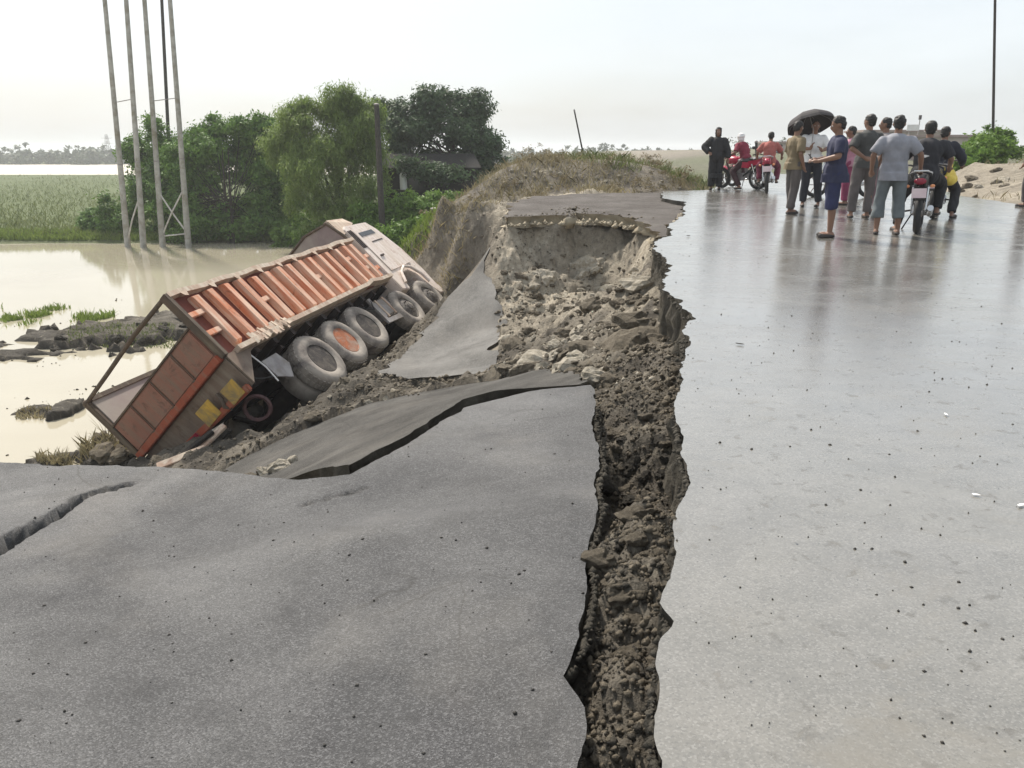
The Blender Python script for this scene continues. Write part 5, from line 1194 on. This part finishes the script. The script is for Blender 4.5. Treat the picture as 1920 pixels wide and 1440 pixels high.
p_edge = person('person in dark clothes cut off by the right picture edge', stand(1924, 388), D(40), 1.70, None, (.07, .06, .06), .8, .86, (.08, .07, .07), .05, 1.1, group=GP)
# the phone in the hands of the man in navy
w = p_navy.matrix_basis @ Vector((0, .36, 1.15)); ph = MB().box(-.038, .038, -.005, .005, -.07, .07).build('phone', M['glass_dark'], None, bev=.004); ph.location = w; ph.rotation_euler = (D(-40), 0, D(78)); tag(ph, 'dark phone held by the man in navy', 'phone')
MB().box(-.033, .033, -.008, -.0055, -.06, .06).build('screen', M['grey_metal'], ph)
# umbrella
hnd = p_white.matrix_basis @ Vector((.10, .27, 1.20)); um = empty('umbrella', hnd, 0, 'open black umbrella tilted back over the person in white', 'umbrella')
ub = MB(); tip = Vector(at_y(1516, 212, p_white.location.y+.15))-hnd; ax = Vector((-.10, .42, .88)).normalized()
a1 = ax.orthogonal().normalized(); a2 = ax.cross(a1); ribs = 8; rings = 7; vs = [tip]; fs = []
for i in range(1, rings+1):
    f = i/rings
    for k in range(ribs*3):
        t = 2*math.pi*k/(ribs*3); sc = 1-.07*abs(math.sin(t*ribs/2)) if f > .3 else 1; rr = .50*math.sin(f*1.45)*sc; vs.append(tip-ax*(.33*(1-math.cos(f*1.45)))+(a1*math.cos(t)+a2*math.sin(t))*rr)
nk = ribs*3
for k in range(nk): fs.append((0, 1+k, 1+(k+1) % nk))
for i in range(rings-1):
    for k in range(nk): fs.append((1+i*nk+k, 1+(i+1)*nk+k, 1+(i+1)*nk+(k+1) % nk, 1+i*nk+(k+1) % nk))
ub.add(vs, fs); M['umbrella'] = simple("black_umbrella_cloth", (.035, .03, .032), (.025, .022, .024), .8, 6, .1, .003); ub.build('canopy', M['umbrella'], um)
for k in range(ribs):
    t = 2*math.pi*(k+.0)/ribs; q = [tip-ax*(.33*(1-math.cos(f*1.45))+.006)+(a1*math.cos(t)+a2*math.sin(t))*.495*math.sin(f*1.45) for f in (.02, .35, .7, 1)]
    MB().tube(q, .004, 5).build('rib', M['grey_metal'], um)
MB().tube([Vector((0, 0, -.15)), tip*.5+Vector((.06, -.05, 0)), tip+ax*.05], .008, 7).build('shaft', M['grey_metal'], um); MB().tube([(0, 0, -.15), (0, 0, -.22), (.03, 0, -.25), (.06, 0, -.22)], .012, 7).build('handle', M['sandal'], um, True)

# ------------------------------------------------------------------ motorcycles
M['bike_black'] = simple("black_bike_paint", (.02, .02, .022), (.03, .03, .03), .3, 5, .05, .002)
M['bike_red'] = simple("red_bike_paint", (.48, .015, .06), (.38, .012, .05), .28, 5, .05, .002)
M['chrome'] = simple("chrome", (.6, .6, .6), (.5, .5, .5), .2, 5, 0, metal=1)
M['plate'] = simple("pale_plate", (.80, .66, .68), (.74, .58, .62), .5, 9, .05, .002)
M['amber'] = simple("amber_lens", (.75, .30, .12), (.6, .22, .1), .3, 9, 0)
M['seat'] = simple("seat_vinyl", (.03, .028, .028), (.045, .04, .04), .55, 12, .15, .003)
def bike(label, loc, rz, paint, lean=0, stand_side=True, group='motorcycles on the road'):
    root = empty('motorcycle', loc, rz, label, 'motorcycle', group); root.rotation_euler = (0, lean, rz)
    def whl(y):
        w = empty('wheel', (0, y, .30)); w.parent = root
        MB().lathe([(.215, -.035), (.26, -.05), (.295, -.03), (.305, 0), (.295, .03), (.26, .05), (.215, .035)], (0, 0, 0), (1, 0, 0), 28, True).build('tyre', M['tyre_dark'], w, True)
        MB().lathe([(.205, -.03), (.218, -.03), (.218, .03), (.205, .03)], (0, 0, 0), (1, 0, 0), 28, True).build('rim', M['chrome'], w, True)
        MB().tube([(-.06, 0, 0), (.06, 0, 0)], .045, 12).build('hub', M['grey_metal'], w, True)
        for k in range(6):
            a = math.pi*k/3; MB().beam((0, math.cos(a)*.03, math.sin(a)*.03), (0, math.cos(a)*.21, math.sin(a)*.21), .02, .03, (1, 0, 0)).build('spoke', M['grey_metal'], w)
    whl(-.62); whl(.64)
    P = paint
    MB().tube([(0, .48, .80), (0, .35, .45), (0, -.05, .33), (0, -.25, .45), (0, -.55, .72), (0, -.80, .80)], .028, 8).build('frame', M['bike_black'], root, True)
    t = MB(); t.ball((0, .22, .80), (.13, .26, .12), 14, 9); t.build('fuel_tank', P, root, True)
    s = MB(); s.ball((0, -.20, .80), (.13, .30, .065), 14, 8); s.ball((0, -.55, .85), (.11, .28, .06), 14, 8); s.build('seat', M['seat'], root, True)
    c = MB(); c.plate([(-.10, -.35, .62), (-.11, -.35, .79), (-.085, -.98, .90), (-.06, -1.0, .82)], (1, 0, 0), .03); c.plate([(.07, -.35, .62), (.08, -.35, .79), (.055, -.98, .90), (.03, -1.0, .82)], (1, 0, 0), .03); c.ball((0, -.86, .84), (.10, .16, .055)); c.build('tail_cowl', P, root, True)
    MB().tube([(-.13, -.55, .86), (-.14, -.85, .92), (-.09, -1.02, .95), (.09, -1.02, .95), (.14, -.85, .92), (.13, -.55, .86)], .016, 7).build('grab_rail', M['chrome'], root, True)
    MB().ball((0, -1.0, .80), (.085, .035, .05)).build('tail_lamp', M['red_lamp'], root, True)
    f = MB(); pts = [(.33*math.cos(a)-.0, .30+.345*math.sin(a)) for a in np.linspace(.6, 2.75, 9)]
    for (ya, za), (yb, zb) in zip(pts, pts[1:]): f.beam((0, -.62-ya*1.0, za+.02), (0, -.62-yb, zb+.02), .13, .012, (0, 0, 1))
    f.build('rear_mudguard', M['bike_black'], root)
    MB().beam((0, -.93, .72), (0, -1.03, .55), .14, .012, (0, 1, .3)).build('plate_bracket', M['bike_black'], root)
    MB().plate([(-.10, -1.04, .56), (.10, -1.04, .56), (.10, -1.06, .70), (-.10, -1.06, .70)], (0, -1, -.1), .008).build('number_plate', M['plate'], root)
    for s_ in (-1, 1):
        MB().tube([(s_*.05, -.98, .73), (s_*.15, -.98, .73)], .010, 6).build('lamp_stalk', M['bike_black'], root); MB().ball((s_*.17, -.99, .73), (.035, .025, .026), 10, 6).build('indicator', M['amber'], root, True)
        MB().tube([(s_*.09, -.62, .30), (s_*.10, -.48, .72)], .022, 8).build('shock', M['chrome'], root, True)
        MB().tube([(s_*.075, .66, .30), (s_*.075, .46, .92)], .022, 8).build('fork', M['chrome'], root, True)
        MB().tube([(s_*.03, .44, .96), (s_*.22, .44, 1.02), (s_*.36, .34, 1.00)], .014, 7).build('handlebar', M['bike_black'], root, True); MB().tube([(s_*.27, .40, 1.015), (s_*.37, .335, .998)], .02, 8).build('grip', M['seat'], root, True)
        mi = MB().tube([(s_*.26, .41, 1.02), (s_*.33, .44, 1.16)], .007, 6).build('mirror_stalk', M['bike_black'], root); MB().ball((s_*.35, .44, 1.19), (.055, .018, .04), 10, 7).build('mirror', M['glass_dark'], root, True)
        MB().tube([(s_*.10, .0, .32), (s_*.24, .0, .30)], .016, 7).build('footrest', M['bike_black'], root)
    e = MB(); e.box(-.13, .13, -.12, .22, .24, .44); e.box(-.09, .09, .02, .22, .42, .62); e.build('engine', M['grey_metal'], root, bev=.025)
    for z in (.46, .50, .54, .58): MB().box(-.105, .105, .0, .24, z, z+.012).build('cooling_fin', M['grey_metal'], root)
    MB().tube([(.10, .22, .42), (.13, .28, .30), (.14, .05, .24), (.15, -.35, .28), (.17, -.85, .40)], [.02, .02, .022, .045, .045], 9).build('exhaust', M['chrome'], root, True)
    MB().ball((0, .60, .93), (.10, .07, .10), 14, 9).build('headlamp', P, root, True); MB().lathe([(.07, 0), (.075, .01), (.01, .03)], (0, .66, .93), (0, 1, 0), 14).build('lens', M['white_paint'], root, True)
    MB().tube([(-.09, .02, .30), (-.24, -.03, .01)] if stand_side else [(-.09, .02, .30), (-.14, -.35, .29)], .012, 6).build('side_stand', M['bike_black'], root)
    fm = MB(); pts = [(.34*math.cos(a), .30+.335*math.sin(a)) for a in np.linspace(.5, 2.3, 8)]
    for (ya, za), (yb, zb) in zip(pts, pts[1:]): fm.beam((0, .64+ya, za), (0, .64+yb, zb), .11, .012)
    fm.build('front_mudguard', P, root)
    MB().plate([(-.115, -.10, .62), (-.115, -.40, .60), (-.115, -.36, .76), (-.115, -.12, .78)], (1, 0, 0), .02).build('side_panel', P, root); MB().plate([(.095, -.10, .62), (.095, -.40, .60), (.095, -.36, .76), (.095, -.12, .78)], (1, 0, 0), .02).build('side_panel', P, root)
    return root
SIT = dict(hipz=.86, kneeL=(-.26, .36, .72), ankL=(-.24, .22, .33), kneeR=(.26, .36, .72), ankR=(.24, .22, .33), toeL=(-.27, .15), toeR=(.27, .15), lean=(0, .10), elbL=(-.34, .16, 1.10), wriL=(-.34, .42, .98), elbR=(.34, .16, 1.10), wriR=(.34, .42, .98))
def sit(base, **kw): d = dict(SIT); d.update(kw); return d
def ride_at(b, y): return b.matrix_basis @ Vector((0, y, 0))
b1l = stand(1726, 438); b1l += Vector((.22, .55, 0))
bk1 = bike('black motorcycle with red tail lamp and pale number plate, nearest of all', b1l, D(-28), M['bike_black'], D(-2))
p_r1 = person('rider in black shirt sitting on the nearest black motorcycle, seen from behind', ride_at(bk1, -.30), D(-26), 1.72, sit(0, ankL=(-.30, -.05, .085), kneeL=(-.30, .25, .52), toeL=(-.36, .13)), (.026, .026, .032), .85, .86, (.018, .018, .02), .05, 1.2, 0, .1, group=GP, seated=True, girth=1.1)
# printed mark on the rider's back
mk = MB(); mk.plate([(-.105, -.232, 1.14), (-.03, -.236, 1.125), (.03, -.232, 1.15), (-.02, -.236, 1.165), (-.08, -.236, 1.17)], (0, -1, 0), .003); mo = mk.build('shirt_print', M['white_paint'], p_r1)
b2l = stand(1772, 410); bk2 = bike('black motorcycle half hidden beyond the nearest one', b2l+Vector((.05, .5, 0)), D(-30), M['bike_black'], D(-3))
p_r2 = person('rider in dark jacket on the half hidden motorcycle', ride_at(bk2, -.2), D(-30), 1.66, sit(0, ankR=(.30, -.05, .085), kneeR=(.30, .25, .52), toeR=(.36, .13)), (.022, .024, .036), 1.9, .86, (.022, .022, .026), .05, 1.2, -.3, group=GP, seated=True)
w = Vector(at_y(1782, 330, p_r2.location.y-.15)); bg_ = MB(); bg_.ball((0, 0, 0), (.10, .08, .14)); bg_.ball((0, .0, -.05), (.13, .10, .12)); bg_.tube([(-.02, 0, .10), (0, 0, .20), (.01, 0, .24)], [.05, .03, .012], 8)
bgr = empty('plastic_bag', w, 0, 'bulging yellow plastic bag hanging beside the dark jacketed rider', 'bag')
remeshed(bg_, 'bag_body', simple("yellow_plastic", (.80, .60, .10), (.70, .50, .06), .35, 9, .3, .01), bgr, .012, 2, .03, 4); MB().tube([(0, 0, .22), (.03, .01, .30), (0, .02, .36), (-.03, .01, .30), (0, 0, .22)], .008, 6).build('bag_handle', simple("yellow_handle", (.78, .58, .10), None, .4), bgr, True)
l3 = stand(1392, 355); bk3 = bike('red motorcycle parked side on behind the raincoat, leftmost', l3+Vector((0, .3, 0)), D(38), M['bike_red'], D(-6))
l4 = stand(1412, 354); bk4 = bike('second red motorcycle parked side on, right of the leftmost', l4+Vector((.1, 1.0, 0)), D(28), M['bike_red'], D(-6))
l5 = stand(1450, 362); bk5 = bike('red motorcycle facing away with a pale plate, beside the umbrella group', l5+Vector((0, .6, 0)), D(-17), M['bike_red'], D(-4))
p_r5 = person('rider in orange pink shirt sitting on the red motorcycle', ride_at(bk5, -.2), D(-17), 1.60, sit(0), (.42, .13, .11), .85, .86, (.16, .02, .05), .05, 1.1, group=GP, seated=True)
p_r3 = person('rider in dark red with a white helmet leaning on the leftmost red motorcycle', ride_at(bk3, -.15), D(38), 1.58, sit(0, ankL=(-.30, -.05, .085), kneeL=(-.30, .25, .52), toeL=(-.36, .13), lean=(0, .22)), (.26, .03, .06), .9, .86, (.06, .025, .03), .05, 1.0, group=GP, seated=True, hood=M['white_paint'])
l6 = stand(1590, 372); bk6 = bike('pale grey motorcycle standing behind the navy shirted man', l6+Vector((0, .4, 0)), D(80), M['grey_metal'], D(-5))

# ------------------------------------------------------------------ haze
hz = MB().box(-1600, 1600, -70, 1600, -7, 13.5).build('haze', None); hz['kind'] = 'stuff'; hz['label'] = 'thin pale haze over the flooded flats'; hz['category'] = 'haze'
hm = bpy.data.materials.new("haze_air"); hm.use_nodes = True; hm.node_tree.nodes.clear()
pv = hm.node_tree.nodes.new("ShaderNodeVolumePrincipled"); ho = hm.node_tree.nodes.new("ShaderNodeOutputMaterial")
pv.inputs['Color'].default_value = (.93, .96, 1, 1); pv.inputs['Density'].default_value = .0007; pv.inputs['Anisotropy'].default_value = .2
hm.node_tree.links.new(pv.outputs[0], ho.inputs['Volume']); hz.data.materials.append(hm)
